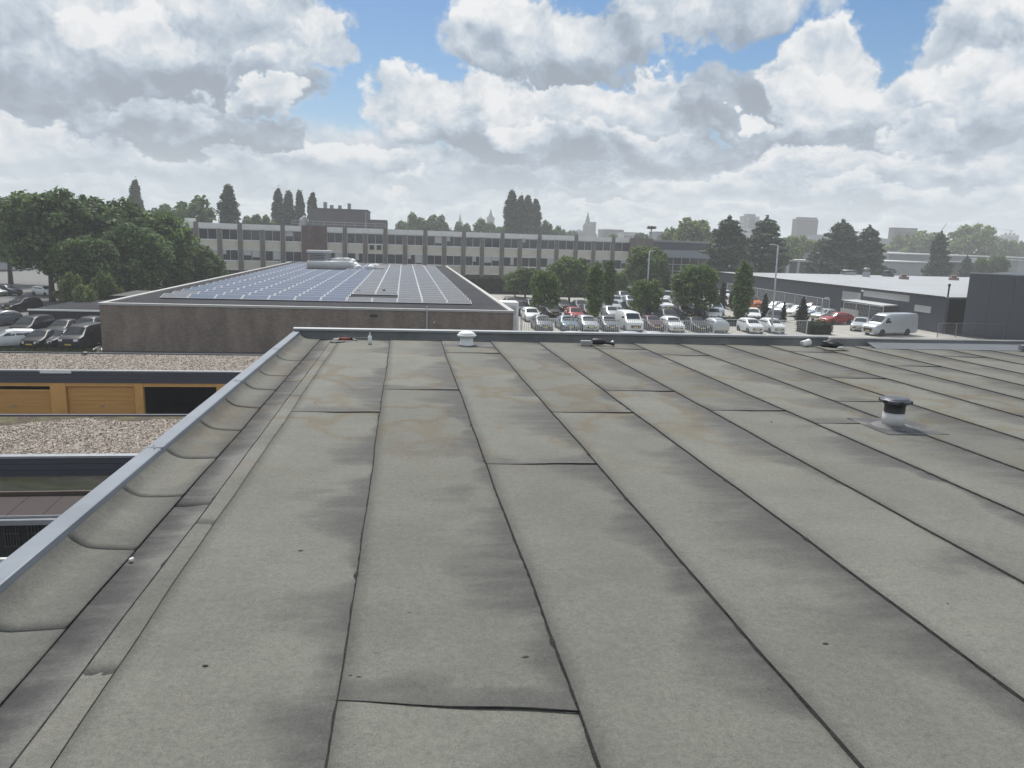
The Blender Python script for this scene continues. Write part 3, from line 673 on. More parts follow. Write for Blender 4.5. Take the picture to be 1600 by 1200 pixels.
p = at_roof(1314, 546); lump('rag', 'crumpled white rag lying beside the black tool bag', 'rag', (p[0], p[1], p[2]), .08, M['white_metal'], 9, (.9, .5, .3))
p = at_roof(1305, 549); scrap('felt_offcut', 'long dark felt offcut lying flat in front of the black bag', 'offcut', (p[0], p[1], p[2]), .50, .09, M['bitumen'], .02, .006, 5)
# loose flashing sheet leaning on the upstand, a batten and a brick on it
t = MB(); 
for (a, b) in ((9.15, 16.0),):
    t.add([(a, YF - .42, .014), (b, YF - .50, .014), (b, YF - .10, .10), (a, YF - .10, .10), (a, YF - .42, .010), (b, YF - .50, .010), (b, YF - .10, .094), (a, YF - .10, .094), (a, YF - .09, .128), (b, YF - .09, .128)],
          [(0, 1, 2, 3), (7, 6, 5, 4), (0, 4, 5, 1), (3, 2, 9, 8), (0, 3, 7, 4), (1, 5, 6, 2)])
f_ = t.build('flashing_sheet', mat('flash', (.15, .16, .17), .55, .1, var=.1, vscale=2)); f_.location = (0, 0, 7.15); f_.rotation_euler = ROOF.rotation_euler
tag(f_, 'long pale grey metal flashing sheet leaning against the far upstand', 'flashing')
p = roof_at(1548, 538); tag(MB().path([(-.03, -.10, .075), (.02, .0, .12), (.05, .12, .17)], [.022, .022, .022], 8).build('strap_end', M['rubber'], loc=(p.x + .02, YF - .28, rz_(0, YF) - .005), smooth=True), 'short black rubber hose end poking over the flashing sheet', 'hose')
p = roof_at(1570, 544); tag(MB().box(-.15, .15, -.05, .05, 0, .10).build('paving_brick', mat('brickgrey', (.2, .2, .21), .9, var=.2, vscale=20), loc=(p.x, YF - .52, rz_(0, YF, .04)), rot=(0.15, 0, -.03)), 'grey brick weighing down the flashing sheet', 'brick')
p = roof_at(205, 876); lump('pebble', 'single pale pebble lying in the dark gutter strip', 'pebble', (p.x, p.y, rz_(p.x, p.y, .0)), .012, M['white_paint'], 2, (1, .8, .9))

# ------------------------------------------------------------------ garages and low buildings on the left
def gravel_mat(name, moss=0.0):
    m_ = bpy.data.materials.new(name); m_.use_nodes = True
    nt = m_.node_tree; b = nt.nodes['Principled BSDF']; L = nt.links.new; b.inputs['Roughness'].default_value = 0.9
    tc = nt.nodes.new('ShaderNodeTexCoord')
    v = nt.nodes.new('ShaderNodeTexVoronoi'); v.inputs['Scale'].default_value = 15; L(tc.outputs['Object'], v.inputs[0])
    sp = nt.nodes.new('ShaderNodeSeparateColor'); L(v.outputs['Color'], sp.inputs[0])
    r = nt.nodes.new('ShaderNodeValToRGB'); L(sp.outputs[0], r.inputs[0])
    e = r.color_ramp.elements; e[0].color = (.08, .066, .055, 1); e[1].color = (.46, .405, .345, 1)
    for p_, c_ in ((.3, (.185, .155, .128, 1)), (.6, (.265, .222, .182, 1)), (.85, (.355, .305, .255, 1))): x = e.new(p_); x.color = c_
    src = r.outputs[0]
    L(src, b.inputs['Base Color'])
    bp = nt.nodes.new('ShaderNodeBump'); bp.inputs['Strength'].default_value = .9; bp.inputs['Distance'].default_value = .03; bp.invert = True
    L(v.outputs['Distance'], bp.inputs['Height']); L(bp.outputs[0], b.inputs['Normal'])
    return m_
M['gravel'] = gravel_mat('gravel')
def stone_mat():
    m_ = bpy.data.materials.new('stones'); m_.use_nodes = True; nt = m_.node_tree; b = nt.nodes['Principled BSDF']; b.inputs['Roughness'].default_value = .9
    g = nt.nodes.new('ShaderNodeNewGeometry'); r = nt.nodes.new('ShaderNodeValToRGB'); nt.links.new(g.outputs['Random Per Island'], r.inputs[0])
    e = r.color_ramp.elements; e[0].color = (.09, .075, .06, 1); e[1].color = (.52, .46, .40, 1)
    for p_, c_ in ((.35, (.205, .168, .138, 1)), (.7, (.325, .275, .228, 1))): x = e.new(p_); x.color = c_
    nt.links.new(r.outputs[0], b.inputs['Base Color']); return m_
M['stones'] = stone_mat()
M['moss_bed'] = mat('moss_bed', (.065, .045, .032), .95, var=.5, vscale=7, col2=(.10, .09, .04), mixscale=2)
def stones(name, x0, x1, y0, y1, z, n, parent, seed, skip=None, s0=.02, s1=.045):
    r = random.Random(seed); mb = MB(); k = 0
    while k < n:
        x, y = r.uniform(x0, x1), r.uniform(y0, y1)
        k += 1
        if skip and skip(x, y) and r.random() < .88: continue
        s = r.uniform(s0, s1); a = r.uniform(0, 6.28)
        vs = []
        for q in range(4):
            vs.append((x + s * math.cos(a + q * 1.57) * r.uniform(.7, 1.2), y + s * math.sin(a + q * 1.57) * r.uniform(.7, 1.2), z - .005))
        vs.append((x + s * r.uniform(-.3, .3), y + s * r.uniform(-.3, .3), z + s * r.uniform(.6, 1.1)))
        mb.add(vs, [(0, 1, 4), (1, 2, 4), (2, 3, 4), (3, 0, 4)])
    return tag(mb.build(name, M['stones'], parent), kind='stuff')
def garage_block(label, x0, x1, y0, y1, h, doors, fascia_h, group):
    t = thing('garage_row', label, 'garages', ((x0 + x1) / 2, (y0 + y1) / 2, 0), 0, group)
    ox, oy = -(x0 + x1) / 2, -(y0 + y1) / 2
    def B(mb, name, m_, par=t, **k): return mb.build(name, m_, par, **k)
    X0, X1, Y0, Y1 = x0 + ox, x1 + ox, y0 + oy, y1 + oy
    B(MB().box(X0, X1, Y0 + .3, Y1 - .05, h - .22, h - .02), 'roof', M['gravel'])
    # walls: rear, ends
    w = MB(); w.box(X0, X1, Y1 - .2, Y1 - .05, 0, h - .22).box(X0, X0 + .15, Y0 + .5, Y1 - .2, 0, h - .22).box(X1 - .15, X1, Y0 + .5, Y1 - .2, 0, h - .22)
    B(w, 'wall', M['brick_red'])
    # eaves: grey trim on top, three dark fascia boards beneath it
    B(MB().box(X0, X1, Y0 - .02, Y0 + .22, h - .03, h + .03), 'roof_trim', M['grey_metal'])
    B(MB().box(X0, X1, Y1 - .12, Y1 + .02, h - .2, h + .035), 'roof_trim', M['fascia'])
    nb = 3
    for k in range(nb):
        z1 = h - .035 - k * fascia_h / nb
        B(MB().box(X0, X1, Y0 + .02 + .012 * k, Y0 + .06 + .012 * k, z1 - fascia_h / nb + .012, z1), 'fascia_board', M['fascia'])
    B(MB().box(X0, X1, Y0 + .06, Y0 + .3, h - .03 - fascia_h, h - .05), 'eaves', M['fascia'])
    return t, ox, oy
# far row: orange doors towards us
GX0, GX1, GY0, GY1, GH = -36.0, -2.3, 35.4, 40.65, 2.6
t, ox, oy = garage_block('long garage row with gravel roof and orange doors, one bay standing open and dark', GX0, GX1, GY0, GY1, GH, None, .52, 'garage rows beside the building')
tag(stones('gravel', GX0 - (GX0 + GX1) / 2, GX1 - (GX0 + GX1) / 2, GY0 + .3 + oy, GY1 - .15 + oy, GH - .02, 14000, t, 3))
zt = GH - .555
def gx(px, py): return at_y(px, py, GY0).x
xs_post = [(gx(78, 620), gx(102, 620)), (gx(210, 620), gx(223, 620))]
pitch = xs_post[1][0] - xs_post[0][0]
print('garage posts', xs_post, pitch)
lin = MB().box(GX0 + ox, GX1 + ox, GY0 + .10 + oy, GY0 + .22 + oy, zt - .16, zt); lin.build('lintel', M['orange_post'], t)
posts = []
for k in range(-9, 8):
    a = xs_post[0][0] + k * pitch; b = a + (xs_post[0][1] - xs_post[0][0] if k % 2 == 0 else xs_post[1][1] - xs_post[1][0])
    if k == 1: a, b = xs_post[1]
    if a < GX0 or b > GX1: continue
    posts.append((a, b)); MB().box(a + ox, b + ox, GY0 + .06 + oy, GY0 + .30 + oy, 0, zt - .001).build('door_post', M['orange_post'], t)
for (a, b), (c, d) in zip(posts[:-1], posts[1:]):
    if abs(b - xs_post[1][1]) < .1 : continue                     # the open bay
    left = abs(c - xs_post[0][0]) < .1
    x0, x1 = b + .03 + ox, c - .03 + ox
    dr = MB(); hh = zt - .20 - (.18 if left else 0)
    dr.box(x0, x1, GY0 + .22 + oy, GY0 + .27 + oy, .03, hh)
    d_ = dr.build('garage_door', M['orange'], t)
    if left: MB().box(x0, x1, GY0 + .16 + oy, GY0 + .23 + oy, hh - .03, hh + .05).build('door_edge', M['orange_post'], d_)
    for k in range(9):
        z = .06 + k * (hh - .08) / 9
        MB().box(x0 + .04, x1 - .04, GY0 + .208 + oy, GY0 + .222 + oy, z, z + (hh - .08) / 9 - .018).build('door_board', M['orange'], d_)
    MB().box((x0 + x1) / 2 - .08, (x0 + x1) / 2 + .08, GY0 + .17 + oy, GY0 + .205 + oy, .95, 1.0).build('handle', M['grey_metal'], d_)
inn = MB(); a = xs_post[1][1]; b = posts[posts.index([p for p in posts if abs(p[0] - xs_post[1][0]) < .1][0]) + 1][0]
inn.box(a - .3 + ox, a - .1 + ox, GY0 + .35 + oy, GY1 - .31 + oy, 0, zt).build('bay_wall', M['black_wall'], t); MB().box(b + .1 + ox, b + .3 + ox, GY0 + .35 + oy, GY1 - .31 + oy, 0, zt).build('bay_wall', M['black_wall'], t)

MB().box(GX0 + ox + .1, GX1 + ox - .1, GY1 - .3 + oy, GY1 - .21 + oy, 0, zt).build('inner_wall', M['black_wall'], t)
p0, p1 = at_y(62, 582, GY0 - .05), at_y(111, 582, GY0 - .05)
MB().box(p0.x + ox, p1.x + ox, GY0 - .05 + oy, GY0 - .022 + oy, GH - .10, GH + .045).build('trim_cover', M['white_paint'], t)
p = at_z(137, 552, GH); MB().lathe([(.06, 0), (.06, .10), (.16, .11), (.16, .13), (.05, .16)], (p.x + ox, p.y + oy - .35, GH - .02), 14).build('roof_drain', M['black_plastic'], t)
# near row: gravel roof with moss and bare patches
HX0, HX1, HY0, HY1 = -30.0, -2.3, 21.75, 26.85
t, ox, oy = garage_block('nearer garage row with mossy gravel roof and dark blue fascia boards', HX0, HX1, HY0, HY1, 2.6, None, .54, 'garage rows beside the building')
def bare_depth(X):
    return max(.05, .42 + .16 * math.sin(X * 1.3 + 1) + .12 * math.sin(X * 3.3) + .06 * math.sin(X * 9) + .75 / (1 + math.exp((X + 11.6) * 5)) - .32 * math.exp(-((X + 10.7) * 2.2) ** 2))
def bare(x, y):
    X, Y = x - ox, y - oy
    d = HY1 - .1 - Y
    return d < bare_depth(X)
mo = MB(); n = 60
for k in range(n):
    xa = HX0 + .2 + (HX1 - HX0 - .4) * k / n; xb = HX0 + .2 + (HX1 - HX0 - .4) * (k + 1) / n
    dep = bare_depth
    mo.quad((xa + ox, HY1 - .15 - dep(xa) + oy, 2.585), (xb + ox, HY1 - .15 - dep(xb) + oy, 2.585), (xb + ox, HY1 - .15 + oy, 2.585), (xa + ox, HY1 - .15 + oy, 2.585))
tag(mo.build('moss', M['moss_bed'], t), kind='stuff')
stones('gravel', HX0 + ox, HX1 + ox, HY0 + .3 + oy, HY1 - .15 + oy, 2.58, 22000, t, 5, bare, .018, .04)
fw = MB().box(HX0 + ox, HX1 + ox, HY0 + .3 + oy, HY0 + .45 + oy, 0, 2.05)
fw.build('front_wall', mat('mossy_wall', (.52, .49, .40), .9, var=.35, vscale=2.5, col2=(.27, .30, .13), mixscale=.6, mixlo=.42, mixhi=.62, stretch=(.5, 1, 2)), t)
# lean-to below us: dark red roof edge, steel gutter rails, dark wall with grilles
SX0, SX1 = -22.0, -2.3; Yb, Yf_ = 20.5, 19.2
t = thing('lean_to', 'low lean-to with dark red roof and steel gutter, in the shade below the roof edge', 'lean-to', ((SX0 + SX1) / 2, 19.4, 0)); ox, oy = -(SX0 + SX1) / 2, -19.4
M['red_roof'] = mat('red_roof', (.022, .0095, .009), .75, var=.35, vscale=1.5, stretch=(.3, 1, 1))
nsh = 24
for k in range(nsh):
    xa = SX0 + (SX1 - SX0) * k / nsh; xb = SX0 + (SX1 - SX0) * (k + 1) / nsh - .012
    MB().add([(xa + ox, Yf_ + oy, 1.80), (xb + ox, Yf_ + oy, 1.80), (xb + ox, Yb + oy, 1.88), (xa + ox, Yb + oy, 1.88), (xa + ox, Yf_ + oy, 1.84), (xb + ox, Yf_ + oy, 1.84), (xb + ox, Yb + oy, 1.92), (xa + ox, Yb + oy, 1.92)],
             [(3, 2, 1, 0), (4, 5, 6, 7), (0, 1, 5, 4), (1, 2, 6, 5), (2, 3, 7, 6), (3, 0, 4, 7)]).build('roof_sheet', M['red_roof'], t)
MB().box(SX0 + ox, SX1 + ox, Yb + oy, Yb + .08 + oy, 1.7, 2.02).build('ridge_board', mat('ridge', (.085, .06, .05), .8, var=.3, vscale=2), t)
g = MB(); g.box(SX0 + ox, SX1 + ox, Yf_ - .16 + oy, Yf_ + oy, 1.67, 1.70).box(SX0 + ox, SX1 + ox, Yf_ - .18 + oy, Yf_ - .155 + oy, 1.66, 1.79).box(SX0 + ox, SX1 + ox, Yf_ - .03 + oy, Yf_ - .003 + oy, 1.69, 1.85)
g.build('gutter', M['grey_metal'], t)
MB().tube((SX0 + ox, Yf_ - .09 + oy, 1.77), (SX1 + ox, Yf_ - .09 + oy, 1.77), .022).build('rail', M['galv'], t)
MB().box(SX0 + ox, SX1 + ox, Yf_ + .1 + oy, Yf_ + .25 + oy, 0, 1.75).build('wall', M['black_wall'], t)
gm = mat('grille', (.06, .06, .062), .5)
for (pa, pb) in ((8, 30), (45, 72)):
    a, b = at_y(pa, 830, Yf_ + .1).x, at_y(pb, 830, Yf_ + .1).x
    g = MB()
    for k in range(6): x = a + (b - a) * k / 5; g.box(x - .012 + ox, x + .012 + ox, Yf_ + .06 + oy, Yf_ + .098 + oy, 1.0, 1.55)
    g.box(a - .03 + ox, b + .03 + ox, Yf_ + .05 + oy, Yf_ + .06 + oy, 1.34, 1.37).box(a - .03 + ox, b + .03 + ox, Yf_ + .05 + oy, Yf_ + .06 + oy, 1.01, 1.04)
    g.build('grille', gm, t)
yr = 17.2; pa = at_y(0, 876, yr); 
t = thing('barrier_rail', 'worn white barrier rail crossing the dark yard below the roof edge', 'barrier', (-7, yr, 0))
MB().box(-12, 4.6, -.05, .05, pa.z - .055, pa.z + .055).build('rail', mat('worn_white', (.62, .61, .58), .7, var=.35, vscale=5), t)
for x in (-11.5, -8, -4.5, -1, 2.5): MB().box(x - .05, x + .05, -.04, .04, 0, pa.z - .056).build('post', M['grey_metal'], t)

# ------------------------------------------------------------------ brick building with the solar roof
BX0, BX1, BY0, BY1, BH = -21.94, 8.5, 58.62, 156.0, 3.50
bt = thing('brick_building', 'long low brown brick building with pale roof edge, carrying the solar array', 'building', (BX0, BY0, 0))
W_, D_ = BX1 - BX0, BY1 - BY0
w = MB(); w.box(0, W_, 0, .3, 0, BH - .12).box(0, .3, .3, D_, 0, BH - .12).box(W_ - .3, W_, .3, D_, 0, BH - .12).box(.3, W_ - .3, D_ - .3, D_, 0, BH - .12); w.build('wall', M['brick'], bt)
MB().box(.3, W_ - .3, .3, D_ - .3, BH - .40, BH - .14).build('roof', M['membrane'], bt)
for (x0, x1, y0, y1) in ((-.08, W_ + .08, -.08, .32), (-.08, .32, .32, D_), (W_ - .32, W_ + .08, .32, D_), (.32, W_ - .32, D_ - .32, D_ + .08)):
    MB().box(x0, x1, y0, y1, BH - .125, BH + .03).build('roof_trim', mat('trim_pale', (.46, .45, .42), .5, var=.08, vscale=2) if 'trim_pale' not in M else M['trim_pale'], bt)
p = at_y(667, 500, BY0); MB().tube((p.x - BX0, -.11, .2), (p.x - BX0, -.11, BH + .25), .045).build('downpipe', M['white_metal'], bt)
MB().box(p.x - BX0 + .5, p.x - BX0 + .62, -.06, 0, BH - 1.05, BH - .9).build('wall_lamp', M['white_metal'], bt)
a, b = at_y(578, 497, BY0).x - BX0, at_y(590, 497, BY0).x - BX0
MB().box(a, b, -.015, .0, BH - .68, BH - .46).build('wall_vent', M['black_plastic'], bt)
for px in (160, 300, 430, 780):
    x = at_y(px, 530, BY0).x - BX0
# the solar panels
ZP = BH - .10
pc, pr0 = 12, 2.03
xL = at_z(249, 465, ZP + .05).x; xR = at_z(737, 474.5, ZP + .05).x; yP = at_z(249, 465, ZP + .05).y
pr0 = (xR - xL) / pc
print('panels', xL, xR, yP, pr0)
def panel_mesh(name, cell, fr):
    w2, tl, d = pr0 / 2 - .02, .24, 1.35
    f = MB()
    for (x0, x1, v0, v1) in ((-w2, w2, 0, .04), (-w2, w2, d - .04, d), (-w2, -w2 + .045, .04, d - .04), (w2 - .045, w2, .04, d - .04)):
        def pt(x, v, o): return (x, v, .04 + tl * v / d + o)
        f.add([pt(x0, v0, 0), pt(x1, v0, 0), pt(x1, v1, 0), pt(x0, v1, 0), pt(x0, v0, .035), pt(x1, v0, .035), pt(x1, v1, .035), pt(x0, v1, .035)], [(3, 2, 1, 0), (4, 5, 6, 7), (0, 1, 5, 4), (1, 2, 6, 5), (2, 3, 7, 6), (3, 0, 4, 7)])
    g = MB(); o = .026
    g.add([(-w2 + .05, .05, .04 + tl * .05 / d + o), (w2 - .05, .05, .04 + tl * .05 / d + o), (w2 - .05, d - .05, .04 + tl * (d - .05) / d + o), (-w2 + .05, d - .05, .04 + tl * (d - .05) / d + o)], [(0, 1, 2, 3)])
    b = MB(); b.add([(-w2, d, .04), (w2, d, .04), (w2, d, .04 + tl), (-w2, d, .04 + tl), (-w2, d + .35, 0.0), (w2, d + .35, 0.0)], [(0, 1, 2, 3), (3, 2, 5, 4)])
    side = MB()
    for s in (-1, 1): side.add([(s * w2, .02, .0), (s * w2, d, .0), (s * w2, d, .035 + tl), (s * w2, .02, .04)], [(0, 1, 2, 3)])
    side.add([(-w2, .02, 0), (w2, .02, 0), (w2, .02, .045), (-w2, .02, .045)], [(0, 1, 2, 3)])
    return f.mesh('panel_frame', M['panel_frame']), g.mesh('panel_glass', cell), b.mesh('wind_plate', M['galv_dark']), side.mesh('panel_mount', M['black_plastic'])
def cell_mat(name, c):
    m_ = bpy.data.materials.new(name); m_.use_nodes = True; nt = m_.node_tree; b = nt.nodes['Principled BSDF']; L = nt.links.new
    tc = nt.nodes.new('ShaderNodeTexCoord'); sp = nt.nodes.new('ShaderNodeSeparateXYZ'); L(tc.outputs['Object'], sp.inputs[0])
    out = []
    for o_, sc in ((sp.outputs[0], 5.9), (sp.outputs[1], 5.9)):
        a = nt.nodes.new('ShaderNodeMath'); a.operation = 'MULTIPLY'; L(o_, a.inputs[0]); a.inputs[1].default_value = sc
        f = nt.nodes.new('ShaderNodeMath'); f.operation = 'FRACT'; L(a.outputs[0], f.inputs[0])
        q = nt.nodes.new('ShaderNodeMath'); q.operation = 'LESS_THAN'; L(f.outputs[0], q.inputs[0]); q.inputs[1].default_value = .05; out.append(q.outputs[0])
    mx = nt.nodes.new('ShaderNodeMath'); mx.operation = 'MAXIMUM'; L(out[0], mx.inputs[0]); L(out[1], mx.inputs[1])
    x = nt.nodes.new('ShaderNodeMix'); x.data_type = 'RGBA'; L(mx.outputs[0], x.inputs[0]); x.inputs[6].default_value = (*c, 1); x.inputs[7].default_value = (c[0] * 2 + .02, c[1] * 2 + .02, c[2] * 1.7 + .02, 1)
    L(x.outputs[2], b.inputs['Base Color']); b.inputs['Roughness'].default_value = .22; b.inputs['Specular IOR Level'].default_value = .5
    return m_
M['panel_frame'] = mat('panel_frame', (.26, .27, .29), .5, metal=.3); M['galv_dark'] = mat('galv_dark', (.15, .155, .165), .5, metal=.2)
blue = cell_mat('cells_blue', (.048, .068, .118)); grey = cell_mat('cells_grey', (.105, .100, .098))
PMB, PMG = panel_mesh('solar_panel', blue, None), panel_mesh('solar_panel', grey, None)
far_frames = [MB(), MB()]; cnt = 0
rows_y = []
y = yP; pitch = 2.78
while y < BY1 - 5: rows_y.append(y); y += pitch
hv = at_z(500, 418, BH + .3)
for ri, y in enumerate(rows_y):
    z = ZP
    for c in range(pc):
        x = xL + pr0 * (c + .5)
        if ri == 1 and c in (7, 8) or ri == 2 and c in (7, 8): continue
        if c == 0 and 1 <= ri <= 0: continue
        if 20 <= ri <= 23 and c in (2, 3, 4): continue
        if ri == 23 and c in (5, 6, 7): continue
        isb = c < 7
        if c == 0 and ri < 2: isb = False
        nm = 'solar_panel'
        if cnt < 300:
            tone = 'blue' if isb else 'grey'; gp = tone + ' solar panels on the brick building roof'
            o_ = ['first', 'second', 'third', 'fourth', 'fifth', 'sixth', 'seventh', 'eighth', 'ninth', 'tenth', 'eleventh', 'twelfth']
            side = o_[c] + ' from the left' if c < 6 else ('rightmost' if c == 11 else o_[11 - c] + ' from the right')
            if ri == 0: lb = tone + ' solar panel in the front row along the brick wall, ' + side
            elif ri < 12: lb = tone + ' solar panel, ' + side + ', in the ' + o_[ri] + ' row back from the brick wall'
            else: lb = tone + ' solar panel in the far rows of the array, beyond the twelfth row'
            t = thing(nm, lb, 'solar panel', (x, y, z), 0, gp)
            fm, gm_, bm_, sm_ = PMB if isb else PMG
            link('frame', fm, t); link('glass', gm_, t); link('mount', sm_, t)
            if ri < 16: link('wind_plate', bm_, t)
            cnt += 1
        else:
            k = 0 if isb else 1
            for src, mi in zip((PMB if isb else PMG)[:2], (0, 1)):
                far_frames[k].add([(v.co.x + x, v.co.y + y, v.co.z + z) for v in src.vertices], [tuple(p.vertices) for p in src.polygons], mi)
for k in (0, 1):
    if far_frames[k].v: tag(far_frames[k].build('solar_panels_far', [M['panel_frame'], blue if k == 0 else grey]), kind='stuff')
print('panels n', cnt, len(rows_y))
# air handler with its fat white duct
p = at_z(497, 419, BH)
u = thing('air_handler', 'silver rooftop air handler with fat white duct among the solar panels', 'air handler', (p.x, p.y, BH - .14))
u.scale = (1.2, 1.0, 1.25)
print('ahu', p)
MB().box(-1.3, 1.5, 0, 2.6, .5, 2.1).build('casing', mat('ahu', (.30, .32, .34), .4, metal=.4, var=.06), u)
MB().box(-1.5, 1.7, -.25, 2.8, 2.1, 2.4).build('lid', M['white_metal'], u)
g_ = MB().box(-1.1, .9, -.03, -.002, .9, 2.0).build('intake', M['black_wall'], u)
for k in range(5): MB().box(-1.1, .9, -.06, -.032, .95 + .22 * k, 1.05 + .22 * k).build('louvre', M['grey_metal'], g_)
d = MB(); d.path([(-1.3, -1.2, .55), (4.2, -1.2, .6), (5.0, -1.3, .5), (5.4, -2.0, .25), (5.6, -3.0, .1)], [.55, .6, .62, .6, .5], 12); d.build('duct', M['white_metal'], u, True)
MB().path([(1.6, .5, 1.1), (3.6, .4, 1.2), (4.6, -.2, 1.1), (5.0, -1.0, .8)], [.35, .4, .42, .42], 12).build('duct', M['white_metal'], u, True)
for x in (-1.1, 1.2):
    for yy_ in (.2, 2.3): MB().box(x - .08, x + .08, yy_ - .08, yy_ + .08, 0, .5).build('foot', M['grey_metal'], u)
p = at_z(582, 422, BH); u = thing('roof_duct', 'low white duct with stepped end between the solar panels', 'duct', (p.x, p.y, BH - .14))
MB().path([(-.6, -1.5, .3), (-.2, .5, .5), (.5, 2.5, .55)], [.5, .6, .6], 10).build('pipe', M['white_metal'], u, True)
MB().cbox((1.1, .8, .3), (1.4, 1.0, .6)).build('box', M['white_metal'], u)
for (px, py) in ((560, 458.5), (600, 457.5)):
    p = at_z(px, py, ZP); u = thing('roof_drain', 'small black roof vent between the front solar panel rows, %s' % ('left of its twin' if px < 580 else 'right of its twin'), 'vent', (p.x, p.y, BH - .14))
    MB().lathe([(.09, 0), (.09, .3), (.15, .31), (.15, .4), (.04, .45)], n=12).build('pipe', M['black_plastic'], u)
# low dark annex at its left side
yA = 74.0
a0 = at_y(44, 483.5, yA); hA = a0.z
t = thing('annex', 'low black walled annex with white roof edge, behind the parked cars', 'building', (a0.x, yA, 0)); wA = BX0 - .02 - a0.x
MB().box(0, wA, 0, 16, 0, hA - .1).build('wall', M['black_wall'], t)
MB().box(.02, wA, .1, 16.02, hA - .1, hA - .02).build('roof', M['membrane'], t)
MB().box(-.06, wA, -.08, .1, hA - .1, hA + .04).build('roof_trim', M['white_paint'], t)
MB().box(wA * .55, wA * .62, 4, 9, hA - .02, hA + .25).build('roof_light', M['grey_metal'], t)
MB().box(wA * .35, wA - .05, 8, 15.9, hA - .02, hA + .75).build('upper_roof', M['black_wall'], t)
# grass strip with a low rail below the cars
gr = MB(); r = random.Random(8)
x0, x1, y0, y1 = -48, -21.98, 56.0, 58.6
gr.add([(x0, y0, .02), (x1, y0, .02), (x1, y1, .02), (x0, y1, .02)], [(0, 1, 2, 3)])
for k in range(9000):
    x, y = r.uniform(x0, x1), r.uniform(y0, y1); h = r.uniform(.1, .35); a = r.uniform(0, 6.28); w_ = .03
    gr.add([(x - w_ * math.cos(a), y - w_ * math.sin(a), .02), (x + w_ * math.cos(a), y + w_ * math.sin(a), .02), (x + r.uniform(-.1, .1), y + r.uniform(-.1, .1), h)], [(0, 1, 2)])
tag(gr.build('grass', M['grass']), kind='stuff')

# ------------------------------------------------------------------ three-storey school block behind the solar roof
PL, PR = at_y(278, 400, 155.6), at_y(983, 400, 170.5)
bdir = Vector((PR.x - PL.x, PR.y - PL.y, 0)); BL = bdir.length; bdir.normalize(); bang = math.atan2(bdir.y, bdir.x)
bn = Vector((bdir.y, -bdir.x, 0))
def on_wall(px, py):
    d = ray(px, py); o = Vector((PL.x, PL.y, 0)); t = (o - EYE).dot(bn) / d.dot(bn); p = EYE + d * t
    return (p - o).dot(bdir), p.z
sc = thing('office_block', 'long three storey block with brown brick piers, pale ribbed panels and white roof fascia', 'building', (PL.x, PL.y, 0), bang)
M['panel'] = mat('panel', (.74, .69, .57), .8, var=.12, vscale=1.5)
M['fascia_white'] = mat('fascia_white', (.80, .79, .75), .6, var=.1, vscale=.8)
M['blind'] = mat('blind', (.55, .55, .53), .7)
zA = sum(on_wall(x, y)[1] for x, y in ((350, 418.4), (786, 431.7), (977, 434.9))) / 3     # bottom of the lower panel row
zB = sum(on_wall(x, y)[1] for x, y in ((349, 387.9), (786, 403.1), (979, 406.3))) / 3
zR = sum(on_wall(x, y)[1] for x, y in ((311, 346.8), (797, 365), (982, 372))) / 3
FH = zB - zA
print('block', zA, zB, zR, FH, BL)
DEP = 12.0
cr_ = MB(); cr_.box(0, BL, .35, DEP, 0, zR - .25); cr_.build('core', mat('core', (.03, .03, .032), .8), sc)
MB().box(.0, BL, .4, DEP, zR - .24, zR - .12).build('roof', M['membrane'], sc)
tall = [308, 376, 442.5, 539, 602, 664, 724, 784, 842, 899, 957]
short = [344, 410.6, 571, 633, 694, 753, 812, 869.5, 927]
stair = (on_wall(471.5, 390)[0], on_wall(511, 390)[0])
piers = [(on_wall(x, 395)[0], True) for x in tall] + [(on_wall(x, 395)[0], False) for x in short]
piers.sort()
PWt = .42
pm = {}
for t_ in (True, False):
    pm[t_] = MB().box(-PWt, PWt, -.28 if t_ else -.22, .35, 0, zR + .15 if t_ else zR - .72).mesh('pier', M['pilaster'])
for x, t_ in piers: link('pier', pm[t_], sc, (x, 0, 0))
sb = MB().box(stair[0], stair[1], -.35, .35, 0, zR + .1).build('stair_wall', M['brick_red'], sc)
for ix in (.36, .62):
    for iz in (zR - 1.3, zR - 2.6):
        x = stair[0] + (stair[1] - stair[0]) * ix
        MB().box(x - .28, x + .28, -.37, -.345, iz - .4, iz + .35).build('stair_window', M['win_glass'], sb)
edges = [0.0] + [p[0] for p in piers] + [stair[0], stair[1], BL]; edges.sort()
win_h = FH * .53; pan_h = FH - win_h
wf = MB()
for (x0, x1, z0, z1) in ((0, 1, 0, .05), (0, 1, .95, 1), (0, .025, .05, .95), (.975, 1, .05, .95), (.49, .51, .05, .95)): wf.box(x0, x1, 0, .08, z0, z1)
wfm = wf.mesh('window_frame', M['white_paint'])
pnm = MB().box(0, 1, .05, .07, 0, 1).mesh('pane', M['win_glass'])
rib = MB().box(0, 1, .06, .3, 0, 1)
for k in range(13): rib.box(k / 13 + .012, (k + 1) / 13 - .012, .0, .059, .04, .96)
ribm = rib.mesh('spandrel', M['panel'])
sillm = MB().box(0, 1, -.08, .2, 0, 1).mesh('sill', M['white_paint'])
r = random.Random(4); bays = []
for a, b in zip(edges[:-1], edges[1:]):
    if b - a < 2.2 or (abs(a - stair[0]) < .1): continue
    xa = a + (PWt + .02 if a > .1 and abs(a - stair[1]) > .1 else .02); xb = b - (PWt + .02 if b < BL - .1 and abs(b - stair[0]) > .1 else .02)
    bays.append((xa, xb))
